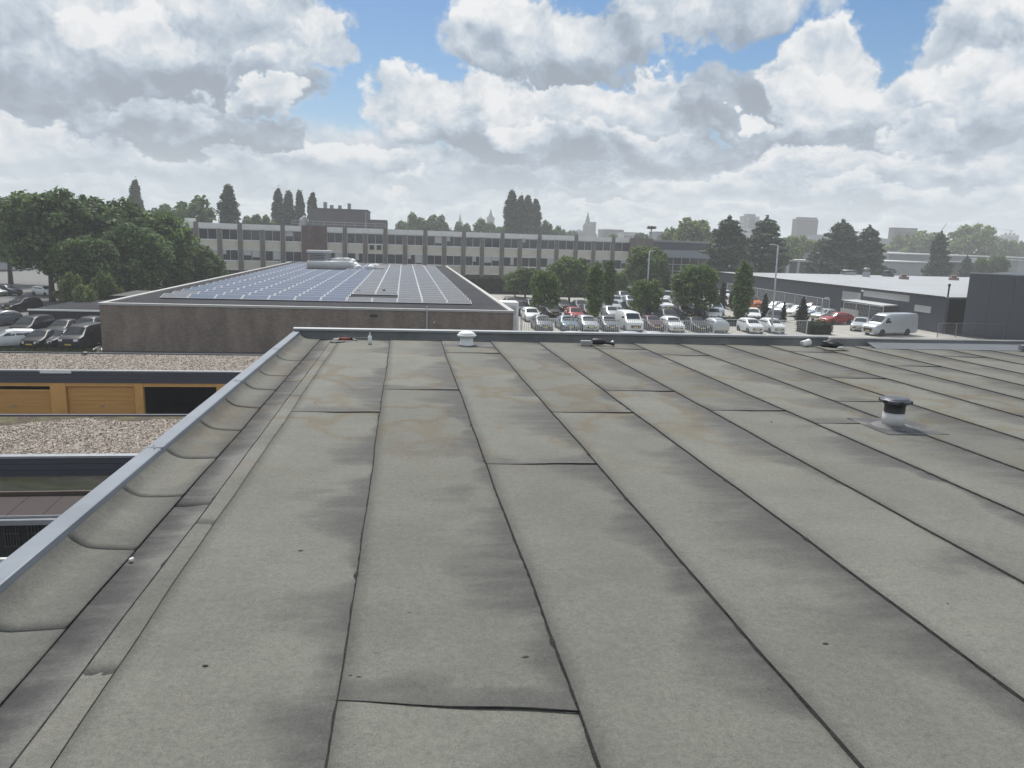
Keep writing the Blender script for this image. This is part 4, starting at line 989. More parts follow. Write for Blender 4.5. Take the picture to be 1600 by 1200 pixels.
for xa, xb in bays:
    w = xb - xa
    for fl in range(3):
        zs = zB - FH * (fl - 1)        # bottom of the window row... top floor: fl = 0
        z0 = zB + pan_h - FH * fl
        if z0 < -.4: continue
        zz0 = max(z0, .25)
        wn = thing('window', None, None, (xa, 0, zz0)); wn.parent = sc
        h = z0 + win_h - zz0
        link('frame', wfm, wn, (0, 0, 0), None, (w, 1, h))
        for k in (0, 1):
            link('pane', pnm, wn, (w * (.03 + .49 * k), 0, .05 * h), None, (w * .45, 1, .9 * h))
            if r.random() < (.22 if fl == 1 else .10):
                bh = r.uniform(.3, .9) * h * .9
                link('blind', MB().box(0, 1, .04, .048, 0, 1).mesh('blind', M['blind']), wn, (w * (.03 + .49 * k) + .03, 0, .95 * h - bh), None, (w * .45 * r.choice((.45, .95)), 1, bh))
        if z0 - pan_h > -.2:
            link('spandrel', ribm, sc, (xa, 0, z0 - pan_h + .10), None, (w, 1, pan_h - .22))
            link('sill', sillm, sc, (xa, 0, z0 - .12), None, (w, 1, .12)); link('sill', sillm, sc, (xa, 0, z0 - pan_h), None, (w, 1, .10))
# two louvre boxes let into one panel
for px in (581, 592):
    x = on_wall(px, 384)[0]; MB().box(x - .45, x + .45, -.05, -.005, zB + pan_h * .4, zB + pan_h * .9).build('louvre', M['black_plastic'], sc)
tl = [0.0] + [p[0] for p in piers if p[1]] + [BL]
zf = zB + pan_h + win_h
fb = sorted(tl + [stair[0], stair[1]])
for a, b in zip(fb[:-1], fb[1:]):
    if abs(a - stair[0]) < .1: continue
    ia = PWt + .003 if a > .1 and abs(a - stair[1]) > .1 else .003; ib = PWt + .003 if b < BL - .1 and abs(b - stair[0]) > .1 else .003
    MB().box(a + ia, b - ib, -.24, .35, zf + .02, zR).build('fascia', M['fascia_white'], sc)
x0, z0 = on_wall(288, 346); x1, _ = on_wall(304, 346)
MB().box(x0, x1, .5, 3, zR - .1, on_wall(296, 340.5)[1]).build('roof_box', M['fascia_white'], sc)
# handrail on the roof
xa, xb = on_wall(456, 345)[0], on_wall(604, 350)[0]
rl = MB(); n = 9
for k in range(n + 1):
    x = xa + (xb - xa) * k / n; rl.tube((x, 2, zR - .12), (x, 2, zR + 1.05), .035, n=6)
for h in (.55, 1.05): rl.tube((xa, 2, zR + h), (xb, 2, zR + h), .035, n=6)
rl.build('roof_railing', M['galv'], sc)
# brick end block and the glazed wing to the right
e0 = on_wall(983.5, 372); e1 = on_wall(1017, 372)
MB().box(e0[0], e1[0], -1.2, DEP, 0, zR - .05).build('end_wall', M['pilaster'], sc)
w0, w1 = on_wall(1020, 385)[0], on_wall(1111, 385)[0]
wy = 1.0
gw = thing('glazed_wing', 'modern glazed wing with dark roof band and grey canopy behind the lot trees', 'building', (PL.x + bdir.x * w0, PL.y + bdir.y * w0, 0), bang)
Lw = w1 - w0
def wz(py, px=1065): return on_wall(px, py)[1]
MB().box(0, Lw, wy + .4, 14, wz(391), wz(379)).build('roof_band', M['dark_wall'], gw)
MB().box(-.3, Lw + .1, wy + .2, 14.2, wz(379) + .004, wz(376.2)).build('roof_edge', M['grey_metal'], gw)
MB().box(Lw * .12, Lw + .6, wy - 1.2, wy + 10, wz(403), wz(391.3)).build('canopy_band', mat('canopy', (.30, .33, .36), .5), gw)
MB().box(.0, Lw * .118, wy - .6, wy + 10, 0, wz(391.3)).build('end_panel', M['fascia_white'], gw)
MB().box(Lw * .12, Lw, wy + 1.0, wy + 10, 0, wz(403) - .003).build('inner_wall', M['black_wall'], gw)
nx, nz = 6, 4; zt = wz(403) - .01
for i in range(nx):
    for k in range(nz):
        xa_, xb_ = Lw * .12 + (Lw * .88) * i / nx, Lw * .12 + (Lw * .88) * (i + 1) / nx
        p_ = MB().box(xa_ + .06, xb_ - .06, wy + .5, wy + .53, zt * k / nz + .08, zt * (k + 1) / nz - .08).build('window_pane', M['win_glass'], gw)
for i in range(nx + 1):
    x = Lw * .12 + (Lw * .88) * i / nx; MB().box(x - .1, x + .1, wy + .42, wy + .6, 0, zt).build('mullion', M['white_metal'], gw)
for k in range(1, nz):
    MB().box(Lw * .12, Lw, wy + .43, wy + .59, zt * k / nz - .07, zt * k / nz + .07).build('transom', M['white_metal'], gw)

# ------------------------------------------------------------------ dark low hall with grey roof on the right
HX, HZ = 61.5, None
pA, pB = at_x(1120, 425.5, HX), at_x(1506, 465, HX)
HZ = (pA.z + pB.z) / 2
pC, pD = at_z(1512, 434, HZ), at_z(1183, 427.5, HZ)
print('hall', pA, pB, HZ, pC, pD)
hall = thing('warehouse', 'low dark blue warehouse with flat grey metal roof right of the car park', 'building', (HX, 79, 0))
yA_, yB_ = pA.y, 79.0
def hx(px, py): q = at_x(px, py, HX); return q.y - 79.0, q.z
LH = yA_ - yB_
MB().box(0, .35, 0, LH, 0, HZ - .14).build('wall', M['dark_wall'], hall)
# roof of standing-seam sheets, each one a part
M['hall_roof'] = mat('hall_roof', (.40, .41, .42), .5, metal=.1, var=.10, vscale=.15, obj_rand=.05)
ns = 26
for k in range(ns):
    a, b = LH * k / ns, LH * (k + 1) / ns - .02
    MB().add([(-.25, a, HZ - .13), (64, a, HZ + .25), (64, b, HZ + .25), (-.25, b, HZ - .13), (-.25, a, HZ), (64, a, HZ + .38), (64, b, HZ + .38), (-.25, b, HZ)],
             [(3, 2, 1, 0), (4, 5, 6, 7), (0, 1, 5, 4), (1, 2, 6, 5), (2, 3, 7, 6), (3, 0, 4, 7)]).build('roof_sheet', M['hall_roof'], hall)
MB().box(-.30, -.252, 0, LH, HZ - .28, HZ + .03).build('eaves_trim', M['black_plastic'], hall)
MB().box(.35, 64, LH - .3, LH, 0, HZ - .15).build('rear_wall', M['dark_wall'], hall)
M['roller'] = mat('roller', (.44, .44, .43), .6, var=.06)
def roller(px0, px1, py0, py1, m_=None, name='roller_door', nsl=8):
    y0 = hx(px1, py0)[0]; y1 = hx(px0, py0)[0]; zt_ = hx((px0 + px1) / 2, py0)[1]; zb = max(.05, hx((px0 + px1) / 2, py1)[1])
    d = MB().box(-.05, -.02, y0, y1, zb, zt_).build(name, m_ or M['roller'], hall)
    for k in range(nsl):
        z = zb + (zt_ - zb) * k / nsl; MB().box(-.075, -.052, y0 + .02, y1 - .02, z + .02, z + (zt_ - zb) / nsl - .02).build('door_slat', m_ or M['roller'], d)
roller(1317, 1346, 456, 496); roller(1430, 1456, 477.5, 488, nsl=3)
roller(1350, 1423, 456.5, 467.5, name='high_window', nsl=2)
y0 = hx(1404, 475)[0]; y1 = hx(1340, 471)[0]; za = hx(1370, 472)[1]
MB().add([(-2.4, y0, za - .22), (-.05, y0, za - .12), (-.05, y1, za - .12), (-2.4, y1, za - .22), (-2.4, y0, za - .1), (-.05, y0, za + .02), (-.05, y1, za + .02), (-2.4, y1, za - .1)],
         [(3, 2, 1, 0), (4, 5, 6, 7), (0, 1, 5, 4), (1, 2, 6, 5), (2, 3, 7, 6), (3, 0, 4, 7)]).build('awning', M['white_metal'], hall)
MB().box(-2.44, -2.405, y0, y1, za - 1.15, za - .13).build('awning_valance', M['black_wall'], hall)
p_ = at_x(1418, 457, HX); MB().box(-.30, -.05, hx(1352, 457)[0], hx(1352, 457)[0] + .5, HZ - .5, HZ - .25).build('wall_lamp', M['white_paint'], hall)
def roof_vent_small(px, py, w, h, m_, label, cat='roof vent'):
    p = at_z(px, py, HZ + .2); zz = HZ - .0 + .38 * (p.x - HX) / 64
    t = thing('roof_cowl', label, cat, (p.x, p.y, zz))
    MB().box(-w / 2, w / 2, -w / 2, w / 2, -.05, h * .55).build('base', m_, t)
    MB().lathe([(w * .35, h * .55), (w * .35, h * .8), (w * .62, h * .82), (w * .55, h * .95), (w * .2, h)], n=14).build('cap', m_, t, True)
    return t
roof_vent_small(1353, 432, 1.0, 1.7, M['grey_metal'], 'tall pale square vent stack on the warehouse roof')
roof_vent_small(1325, 429, 2.2, 1.0, M['grey_metal'], 'broad low grey cowl on the warehouse roof near the conifers')
roof_vent_small(1387, 432, 1.6, 1.2, M['dark_wall'], 'dark square cowl in the middle of the warehouse roof')
roof_vent_small(1412, 436, 1.2, .9, mat('vent_red', (.22, .13, .11), .7), 'reddish brown cowl on the warehouse roof, left of its twin')
roof_vent_small(1490, 438, 1.2, .9, bpy.data.materials['vent_red'], 'reddish brown cowl on the warehouse roof beside the dark tall building')
p = at_z(1476, 464, HZ); MB_ = MB().lathe([(.09, 0), (.09, 1.2), (.14, 1.22), (.14, 1.5), (.05, 1.55)], n=12); tag(MB_.build('roof_pipe', M['black_plastic'], loc=(p.x + .4, p.y, HZ - .03)), 'thin black flue pipe at the warehouse roof edge', 'flue')
# dark tall building at the right edge
q = at_z(1502, 524, 0); qa = R(-48)
dk = thing('dark_building', 'tall plain dark blue clad building at the right edge', 'building', (q.x, q.y, 0), qa)
qt = at_y(1509, 427, q.y).z
for k in range(14):
    MB().box(k * 2.2, k * 2.2 + 2.17, 0, .12, 0, qt).build('cladding_panel', M['dark_wall'], dk)
MB().box(.05, 31, .125, 25, 0, qt - .1).build('wall', M['dark_wall'], dk)
MB().box(-.05, 31, -.05, .2, qt + .002, qt + .12).build('roof_edge', M['grey_metal'], dk)
MB().box(8.0, 9.6, -.06, -.003, qt - 2.0, qt - 1.75).build('wall_light', M['white_paint'], dk)
MB().box(10.6, 11.0, -.06, -.003, qt - 2.3, qt - 2.0).build('wall_box', M['grey_metal'], dk)
MB().box(13.4, 15.6, -.04, -.003, qt - 4.6, qt - 2.6).build('window', M['win_glass'], dk)

# ------------------------------------------------------------------ fences and posts
M['fence'] = mat('fence_steel', (.50, .52, .52), .5, metal=.1)
M['fence_dark'] = mat('fence_dark', (.16, .165, .175), .6)
fy = 73.6
fa, fb_ = 9.0, at_y(1130, 500, fy).x
fz = at_y(900, 497.5, fy).z
ft = thing('bar_fence', 'grey steel bar fence along the front of the parked cars', 'fence', (fa, fy, 0))
br = MB(); k = 0; x = 0
while x < fb_ - fa: br.box(x - .022, x + .022, -.012, .012, .12, fz - .02); x += .20
tag(br.build('bars', M['fence'], ft), kind='stuff')
x = 0
while x <= fb_ - fa + .1: MB().box(x - .035, x + .035, -.05, .04, 0, fz + .06).build('post', M['fence'], ft); x += 2.5
for z in (.14, fz - .04): MB().box(0, fb_ - fa, -.022, .022, z - .02, z + .02).build('rail', M['fence'], ft)
def mesh_fence(label, pts, h, step=2.6, m_=None, name='mesh_fence', wires=7, cat='fence'):
    m_ = m_ or M['fence']; o = Vector((pts[0][0], pts[0][1], 0)); t = thing(name, label, cat, o)
    wr = MB()
    for a, b in zip(pts[:-1], pts[1:]):
        A_, B_ = Vector((*a, 0)) - o, Vector((*b, 0)) - o; L_ = (B_ - A_).length; n = max(1, round(L_ / step))
        for k in range(n + 1):
            p = A_.lerp(B_, k / n); MB().tube(p, p + Vector((0, 0, h)), .04, n=8).build('post', m_, t)
        MB().tube(A_ + Vector((0, 0, h - .03)), B_ + Vector((0, 0, h - .03)), .03, n=8).build('top_rail', m_, t)
        for k in range(wires): wr.tube(A_ + Vector((0, 0, .15 + (h - .3) * k / wires)), B_ + Vector((0, 0, .15 + (h - .3) * k / wires)), .010, n=4, caps=False)
        nv = int(L_ / .25)
        for k in range(nv): 
            p = A_.lerp(B_, (k + .5) / nv); wr.tube(p + Vector((0, 0, .1)), p + Vector((0, 0, h - .05)), .010, n=4, caps=False)
    tag(wr.build('mesh', m_, t), kind='stuff')
    return t
z_f = at_y(1190, 499, fy).z
mesh_fence('wire mesh fence with slim posts in front of the two white hatchbacks', [(fb_ + .3, fy), (at_y(1262, 501, fy).x, fy)], at_y(1190, 499.5, fy).z, 6.0)
a, b, c = at_z(1322, 512, 0), at_z(1440, 528, 0), at_z(1600, 545, 0)
g0, g1, g2 = at_z(1400, 526, 0), at_z(1502, 526, 0), at_z(1605, 540, 0)
mesh_fence('sloping run of wire mesh fence in front of the dark tall building', [(58.0, 75.2), (63.0, 76.0), (70.5, 71.5)], 1.6, 2.6, M['fence_dark'])
mesh_fence('tall grey mesh fence screening the foot of the warehouse wall', [(HX - 4.2, 96), (HX - 2.2, 134)], 2.5, 3.5)
mesh_fence('grey mesh gate fence left of the large silver van', [(56.3, 91), (57.2, 84.0)], 2.6, 2.4)
def lamp_post(label, base, top_z, arm=(-.6, 0), r0=.10, lean=(0, 0), head=True):
    t = thing('lamp_post', label, 'lamp post', base); h = top_z - base[2]
    MB().tube((0, 0, 0), (lean[0], lean[1], h), r0, r0 * .55, 12).build('pole', M['galv'], t, True)
    MB().tube((0, 0, 0), (0, 0, .9), r0 * 1.35, r0 * 1.25, 12).build('base', M['galv'], t, True)
    if head:
        MB().tube((lean[0], lean[1], h - .05), (lean[0] + arm[0], lean[1] + arm[1], h + .05), r0 * .35, r0 * .3, 8).build('arm', M['galv'], t)
        MB().cbox((lean[0] + arm[0] * 1.3, lean[1] + arm[1] * 1.3, h + .05), (.55, .24, .10)).build('lamp_head', M['white_metal'], t)
    return t
lb = at_z(1205, 521, 0); lt = at_y(1216, 383, lb.y)
lamp_post('tall slim grey lamp post standing between the two white hatchbacks', (lb.x, lb.y, 0), lt.z, (-.5, 0), .12, (lt.x - lb.x, 0))
p = at_y(1011, 455, 118); q = at_y(1013, 392, 118); lamp_post('grey lighting mast rising out of the lot trees in front of the brick end wall', (p.x, 118, 0), q.z, (.5, 0), .16)
p = at_y(1282, 500, 92); q = at_y(1284, 466, 92); lamp_post('short lamp post beside the red car with a small head', (p.x, 92, 0), q.z, (.45, 0), .08)
p = at_y(1100, 470, 150); q = at_y(1114, 424, 150); lamp_post('white flag-like post in front of the glazed wing', (q.x, 150, 0), q.z, (.4, 0), .10)

# ------------------------------------------------------------------ vehicles
#        t      low   belt  roof  wide(belt) wide(roof)
PROFILE = {
 'hatch': dict(L=4.05, W=1.76, H=1.50, wr=.31, st=[(0, .30, .60, 0, .80, 0), (.015, .22, .70, 0, .88, 0), (.07, .20, .79, 0, .96, 0), (.16, .20, .87, 0, 1, 0), (.27, .20, .97, 0, 1, 0), (.45, .20, .98, 1.43, 1, .74), (.60, .20, .99, 1.50, 1, .76), (.80, .20, 1.02, 1.46, 1, .74), (.93, .22, 1.06, 1.30, .99, .70), (.975, .26, .98, 0, .95, 0), (1, .34, .80, 0, .86, 0)], axles=(.19, .81)),
 'sedan': dict(L=4.6, W=1.80, H=1.46, wr=.32, st=[(0, .30, .58, 0, .80, 0), (.015, .22, .68, 0, .88, 0), (.07, .20, .76, 0, .96, 0), (.16, .20, .84, 0, 1, 0), (.29, .20, .93, 0, 1, 0), (.44, .20, .95, 1.38, 1, .72), (.56, .20, .96, 1.45, 1, .74), (.70, .20, .98, 1.40, 1, .72), (.84, .22, 1.0, 0, .99, 0), (.97, .26, .96, 0, .93, 0), (1, .34, .74, 0, .85, 0)], axles=(.19, .80)),
 'estate': dict(L=4.6, W=1.80, H=1.48, wr=.32, st=[(0, .30, .58, 0, .80, 0), (.015, .22, .68, 0, .88, 0), (.07, .20, .76, 0, .96, 0), (.16, .20, .84, 0, 1, 0), (.27, .20, .93, 0, 1, 0), (.42, .20, .95, 1.40, 1, .73), (.55, .20, .97, 1.48, 1, .75), (.82, .20, 1.02, 1.42, 1, .72), (.94, .22, 1.04, 1.22, .98, .68), (.98, .26, .96, 0, .94, 0), (1, .34, .78, 0, .86, 0)], axles=(.19, .80)),
 'suv': dict(L=4.45, W=1.85, H=1.68, wr=.36, st=[(0, .36, .72, 0, .82, 0), (.015, .28, .86, 0, .90, 0), (.07, .26, .96, 0, .97, 0), (.16, .26, 1.02, 0, 1, 0), (.27, .26, 1.09, 0, 1, 0), (.42, .26, 1.10, 1.60, 1, .75), (.56, .26, 1.12, 1.68, 1, .77), (.82, .26, 1.15, 1.64, 1, .75), (.94, .28, 1.18, 1.46, .98, .71), (.98, .32, 1.05, 0, .95, 0), (1, .42, .88, 0, .87, 0)], axles=(.19, .81)),
 'small': dict(L=3.6, W=1.65, H=1.50, wr=.29, st=[(0, .30, .64, 0, .82, 0), (.015, .22, .76, 0, .90, 0), (.07, .20, .85, 0, .97, 0), (.14, .20, .92, 0, 1, 0), (.23, .20, .99, 0, 1, 0), (.42, .20, 1.0, 1.44, 1, .76), (.58, .20, 1.01, 1.50, 1, .78), (.84, .20, 1.04, 1.46, 1, .76), (.95, .22, 1.06, 1.30, .99, .72), (.98, .26, .98, 0, .95, 0), (1, .34, .80, 0, .88, 0)], axles=(.18, .83)),
 'mpv': dict(L=4.75, W=1.90, H=1.80, wr=.34, st=[(0, .34, .68, 0, .82, 0), (.015, .24, .82, 0, .90, 0), (.06, .22, .94, 0, .97, 0), (.12, .22, 1.02, 0, 1, 0), (.20, .22, 1.10, 0, 1, 0), (.37, .22, 1.10, 1.70, 1, .78), (.52, .22, 1.12, 1.80, 1, .80), (.88, .22, 1.15, 1.77, 1, .79), (.965, .24, 1.16, 1.62, .99, .76), (.985, .28, 1.0, 0, .97, 0), (1, .36, .84, 0, .90, 0)], axles=(.18, .80)),
 'van': dict(L=4.95, W=1.92, H=1.95, wr=.34, st=[(0, .34, .78, 0, .82, 0), (.015, .24, .95, 0, .90, 0), (.06, .22, 1.06, 0, .97, 0), (.12, .22, 1.14, 0, 1, 0), (.18, .22, 1.20, 0, 1, 0), (.33, .22, 1.18, 1.86, 1, .84), (.45, .22, 1.20, 1.95, 1, .87), (.90, .22, 1.22, 1.95, 1, .88), (.975, .24, 1.22, 1.92, .99, .87), (.985, .28, 1.22, 1.90, .98, .87), (1, .36, 1.2, 1.86, .96, .86)], axles=(.19, .80)),
 'bigvan': dict(L=6.6, W=2.02, H=2.42, wr=.36, st=[(0, .36, .86, 0, .80, 0), (.012, .26, 1.02, 0, .88, 0), (.05, .24, 1.16, 0, .96, 0), (.10, .24, 1.26, 0, 1, 0), (.15, .24, 1.36, 0, 1, 0), (.27, .24, 1.32, 2.20, 1, .84), (.36, .24, 1.34, 2.40, 1, .88), (.90, .24, 1.36, 2.42, 1, .90), (.98, .26, 1.36, 2.40, .99, .89), (.988, .3, 1.36, 2.38, .985, .89), (1, .38, 1.34, 2.32, .97, .88)], axles=(.17, .76)),
}
def car_meshes(kind):
    P_ = PROFILE[kind]; L_, W_2 = P_['L'], P_['W'] / 2; st = P_['st']; van = kind in ('van', 'bigvan')
    S = []
    for (t, zl, zb, zr, wb, wr) in st:
        y = -L_ / 2 + t * L_; w = W_2 * wb
        if zr: 
            r_ = W_2 * wr
            S.append([(w * .88, y, zl), (w * .985, y, zl + .12), (w, y, zl + (zb - zl) * .55), (w * .965, y, zb), (r_ + (w * .965 - r_) * .25, y, zb + (zr - zb) * .74), (r_ * .93, y, zr - .035), (r_ * .6, y, zr), (0, y, zr + .012)])
        else:
            S.append([(w * .88, y, zl), (w * .985, y, zl + .12), (w, y, zl + (zb - zl) * .55), (w * .965, y, zb - .03), (w * .92, y, zb), (w * .80, y, zb + .015), (w * .5, y, zb + .03), (0, y, zb + .038)])
    mb = MB(); n = 8; ring = []
    for s in S: ring.append([p for p in s] + [(-p[0], p[1], p[2]) for p in reversed(s[:-1])])
    m = len(ring[0]); vs = [p for rg in ring for p in rg]; fs = []
    for k in range(len(ring) - 1):
        for j in range(m - 1): fs.append((k * m + j, (k + 1) * m + j, (k + 1) * m + j + 1, k * m + j + 1))
        fs.append((k * m + m - 1, (k + 1) * m + m - 1, (k + 1) * m, k * m))
    fs.append(tuple(range(m))); q = (len(ring) - 1) * m; fs.append(tuple(reversed(range(q, q + m))))
    body = MB().add(vs, fs)
    out = {}
    me = body.mesh('car_body', M['white_paint'], True)
    me.set_sharp_from_angle(angle=R(38)) if hasattr(me, 'set_sharp_from_angle') else None
    out['body'] = me
    V = lambda k, j: Vector(S[k][j])
    def bil(a, b, c, d, u, v): return (a * (1 - u) + b * u) * (1 - v) + (d * (1 - u) + c * u) * v
    def patch(a, b, c, d, ins=(.06, .06, .08, .08), off=.012):
        nn = (b - a).cross(d - a).normalized()
        P4 = [bil(a, b, c, d, ins[0], ins[2]), bil(a, b, c, d, 1 - ins[1], ins[2]), bil(a, b, c, d, 1 - ins[1], 1 - ins[3]), bil(a, b, c, d, ins[0], 1 - ins[3])]
        return [p + nn * off for p in P4], [p - nn * .004 for p in P4]
    def slab(mb, f, b): mb.add(list(f) + list(b), [(0, 1, 2, 3), (0, 4, 5, 1), (1, 5, 6, 2), (2, 6, 7, 3), (3, 7, 4, 0)])
    rf = [k for k, s in enumerate(st) if s[3]]; a, b = rf[0], rf[-1]
    # windscreen and rear window follow the curve of the body across the car
    def screen(k1, k2, v0, v1, name, lo=None, off=.014, inx=.95):
        cols = [(-1, 5), (-1, 6), (0, 7), (1, 6), (1, 5)]
        n0 = (V(k2, 6) - V(k1, 6)); nn = Vector((1, 0, 0)).cross(n0).normalized()
        if nn.z < 0: nn = -nn
        rows = []
        for v in (v0, (v0 + v1) / 2, v1):
            row = []
            for sg, j in cols:
                p = V(k1, j).lerp(V(k2, j), v) if lo is None else Vector((V(k2, j).x * (1 + .04 * (1 - v)), lo[0] + (V(k2, j).y - lo[0]) * v, lo[1] + .03 * (0 if j == 5 else 1) + (V(k2, j).z - lo[1] - .03 * (0 if j == 5 else 1)) * v))
                p.x *= sg * inx if sg else 1
                row.append(p + nn * off)
            rows.append(row)
        vs = [p for r_ in rows for p in r_] + [p - nn * (off + .006) for r_ in rows for p in r_]
        fs = []
        for i in range(2):
            for j in range(4): q = i * 5 + j; fs.append((q, q + 1, q + 6, q + 5))
        rim_ = [0, 1, 2, 3, 4, 9, 14, 13, 12, 11, 10, 5]
        for i in range(12): p_, q_ = rim_[i], rim_[(i + 1) % 12]; fs.append((p_, p_ + 15, q_ + 15, q_))
        return MB().add(vs, fs).mesh(name, M['car_glass'])
    out['windscreen'] = screen(a - 1, a, .10, .94, 'windscreen')
    if not van:
        if kind == 'sedan': out['rear_window'] = screen(b + 1, b, .12, .92, 'rear_window')
        else: out['rear_window'] = screen(b, b - 1, .02, .86, 'rear_window', lo=(S[b][5][1] + .045, st[b][2] + .06), off=.022)
    # side windows
    ends = rf if not van else rf[:2]
    mid = st[rf[0]][0] + (st[rf[-1]][0] - st[rf[0]][0]) * .42
    for s in (1, -1):
        k = 0
        for i, j in zip(ends[:-1], ends[1:]):
            A_, B_, C_, D_ = V(i, 3), V(j, 3), V(j, 4), V(i, 4)
            C_ = C_ + (V(j, 5) - C_) * .45; D_ = D_ + (V(i, 5) - D_) * .45
            if i == ends[0]:
                A_ = A_ + (V(i - 1, 3) - A_) * .55
            if s < 0: A_, B_, C_, D_ = [Vector((-p.x, p.y, p.z)) for p in (B_, A_, D_, C_)]
            f, bk = patch(A_, B_, C_, D_, (.04, .04, .10, .06), .012)
            out['side_window.%d.%d' % (s, i)] = MB().add(f + bk, [(0, 1, 2, 3), (0, 4, 5, 1), (1, 5, 6, 2), (2, 6, 7, 3), (3, 7, 4, 0)]).mesh('side_window', M['car_glass'])
    zf = st[1][2]; yf = -L_ / 2; yr = L_ / 2; wf_ = W_2 * .86
    hz = zf - .07
    def lamp(s, y, z, sy, dims, m_, nm):
        mb = MB(); x = s * dims[3]
        dx, dy, dz = dims[:3]
        mb.add([(x - s * dx, y, z - dz), (x + s * dx * .7, y + sy * dy * .8, z - dz * .8), (x + s * dx * .9, y + sy * dy * 1.6, z + dz), (x - s * dx, y + sy * dy * .6, z + dz * .9),
                (x - s * dx, y + sy * dy * 2, z - dz), (x + s * dx * .7, y + sy * dy * 2.6, z - dz * .8), (x + s * dx * .8, y + sy * dy * 3, z + dz), (x - s * dx, y + sy * dy * 2.6, z + dz * .9)],
               [(0, 1, 2, 3), (3, 2, 6, 7), (0, 4, 5, 1), (1, 5, 6, 2), (0, 3, 7, 4)]); return mb.mesh(nm, m_)
    for s in (1, -1):
        out['headlight.%d' % s] = lamp(s, yf - .035, hz, 1, (.19, .07, .085, W_2 * .68), M['head_lamp'], 'headlight')
        zt_ = st[-2][2] - .12 if not van else 1.05
        out['tail_light.%d' % s] = lamp(s, yr - .012 if van else yr - .035, zt_, -1, (.09, .03, .16 if van or kind in ('mpv', 'small', 'suv', 'hatch') else .08, W_2 * .80), M['tail_lamp'], 'tail_light')
        mk = MB(); x = s * (W_2 + .08); y = S[a - 1][0][1] + .28; z = st[a][2] + .06
        mk.add([(x - .08, y - .05, z - .05), (x + .08, y - .02, z - .05), (x + .08, y + .06, z - .04), (x - .08, y + .06, z - .04), (x - .07, y - .03, z + .08), (x + .07, y, z + .09), (x + .07, y + .06, z + .09), (x - .07, y + .06, z + .08)],
               [(3, 2, 1, 0), (4, 5, 6, 7), (0, 1, 5, 4), (1, 2, 6, 5), (2, 3, 7, 6), (3, 0, 4, 7)])
        out['mirror.%d' % s] = mk.mesh('mirror', M['black_plastic'])
    out['grille'] = MB().add([(-.5, yf - .008, st[0][1] + .08), (.5, yf - .008, st[0][1] + .08), (.55, yf - .004, st[0][2] - .05), (-.55, yf - .004, st[0][2] - .05), (-.5, yf + .03, st[0][1] + .08), (.5, yf + .03, st[0][1] + .08), (.55, yf + .03, st[0][2] - .05), (-.55, yf + .03, st[0][2] - .05)],
                             [(0, 1, 2, 3), (0, 4, 5, 1), (1, 5, 6, 2), (2, 6, 7, 3), (3, 7, 4, 0)]).mesh('grille', M['black_plastic'])
    out['number_plate.1'] = MB().box(-.26, .26, yf - .022, yf - .010, st[0][1] + .13, st[0][1] + .24).mesh('number_plate', M['plate'])
    out['number_plate.2'] = MB().box(-.26, .26, yr + .006, yr + .016, st[-1][1] + .18, st[-1][1] + .29).mesh('number_plate', M['plate'])
    wr_ = P_['wr']
    ty = MB().lathe([(wr_ * .66, -.10), (wr_ * .95, -.10), (wr_, -.07), (wr_, .07), (wr_ * .95, .10), (wr_ * .66, .10)], n=20); tm = ty.mesh('tyre', M['rubber'], False)
    rm = MB().lathe([(wr_ * .67, .06), (wr_ * .66, .085), (wr_ * .30, .075), (wr_ * .26, .095), (0, .10)], n=20, cap=False).mesh('rim', M['rim'])
    ar = MB().lathe([(wr_ + .05, -.12), (wr_ + .05, .012), (.02, .012)], n=22, cap=True).mesh('wheel_arch', M['rubber'])
    return out, (tm, rm, ar)
CARS = {}
def paint(name, c, metal=.0):
    d = max(c) < .1
    return mat(name, c, .42 if d else .32, metal=0 if d else metal, spec=.2 if d else .35, coat=0 if d else .12)
PAINT = {'white': paint('paint_white', (.74, .75, .75)), 'black': paint('paint_black', (.012, .012, .014)), 'silver': paint('paint_silver', (.46, .48, .50), .35), 'grey': paint('paint_grey', (.16, .17, .185), .3),
         'dark': paint('paint_dark', (.035, .037, .045), .2), 'blue': paint('paint_blue', (.16, .215, .26), .3), 'red': paint('paint_red', (.30, .035, .035)), 'orange': paint('paint_orange', (.55, .16, .04)),
         'maroon': paint('paint_maroon', (.075, .03, .04), .2), 'pale': paint('paint_pale', (.34, .40, .45), .3), 'darkblue': paint('paint_darkblue', (.02, .03, .06), .2)}
WORD = {'hatch': 'hatchback', 'sedan': 'saloon car', 'estate': 'estate car', 'suv': 'tall suv', 'small': 'small hatchback', 'mpv': 'people carrier', 'van': 'panel van', 'bigvan': 'large panel van'}
def car(kind, colour, x, y, rz, label, group, full=True):
    if kind not in CARS: CARS[kind] = car_meshes(kind)
    parts, (tm, rm, ar) = CARS[kind]; P_ = PROFILE[kind]
    t = thing('parked_van' if 'van' in kind else 'parked_car', label, 'van' if 'van' in kind else 'car', (x, y, 0.004), R(rz), group)
    for nm, me in parts.items():
        if not full and nm.split('.')[0] in ('mirror', 'number_plate', 'grille'): continue
        o = link(nm.split('.')[0], me, t)
        if nm == 'body' or (nm.startswith('mirror') and colour in ('white', 'silver')):
            o.material_slots[0].link = 'OBJECT'; o.material_slots[0].material = PAINT[colour]
    for ax in P_['axles']:
        for s in (1, -1):
            w = thing('wheel', None, None, (s * (P_['W'] / 2 - .085), -P_['L'] / 2 + ax * P_['L'], P_['wr'])); w.parent = t
            w.rotation_euler = (0, R(90) * s, 0)
            link('tyre', tm, w); link('rim', rm, w); 
            link('wheel_arch', ar, w, (0, 0, .075))
    return t
FR, BK, WL, LL = 'cars parked along the bar fence', 'cars in the rows deeper in the car park', 'cars parked along the warehouse', 'cars parked left of the brick building'
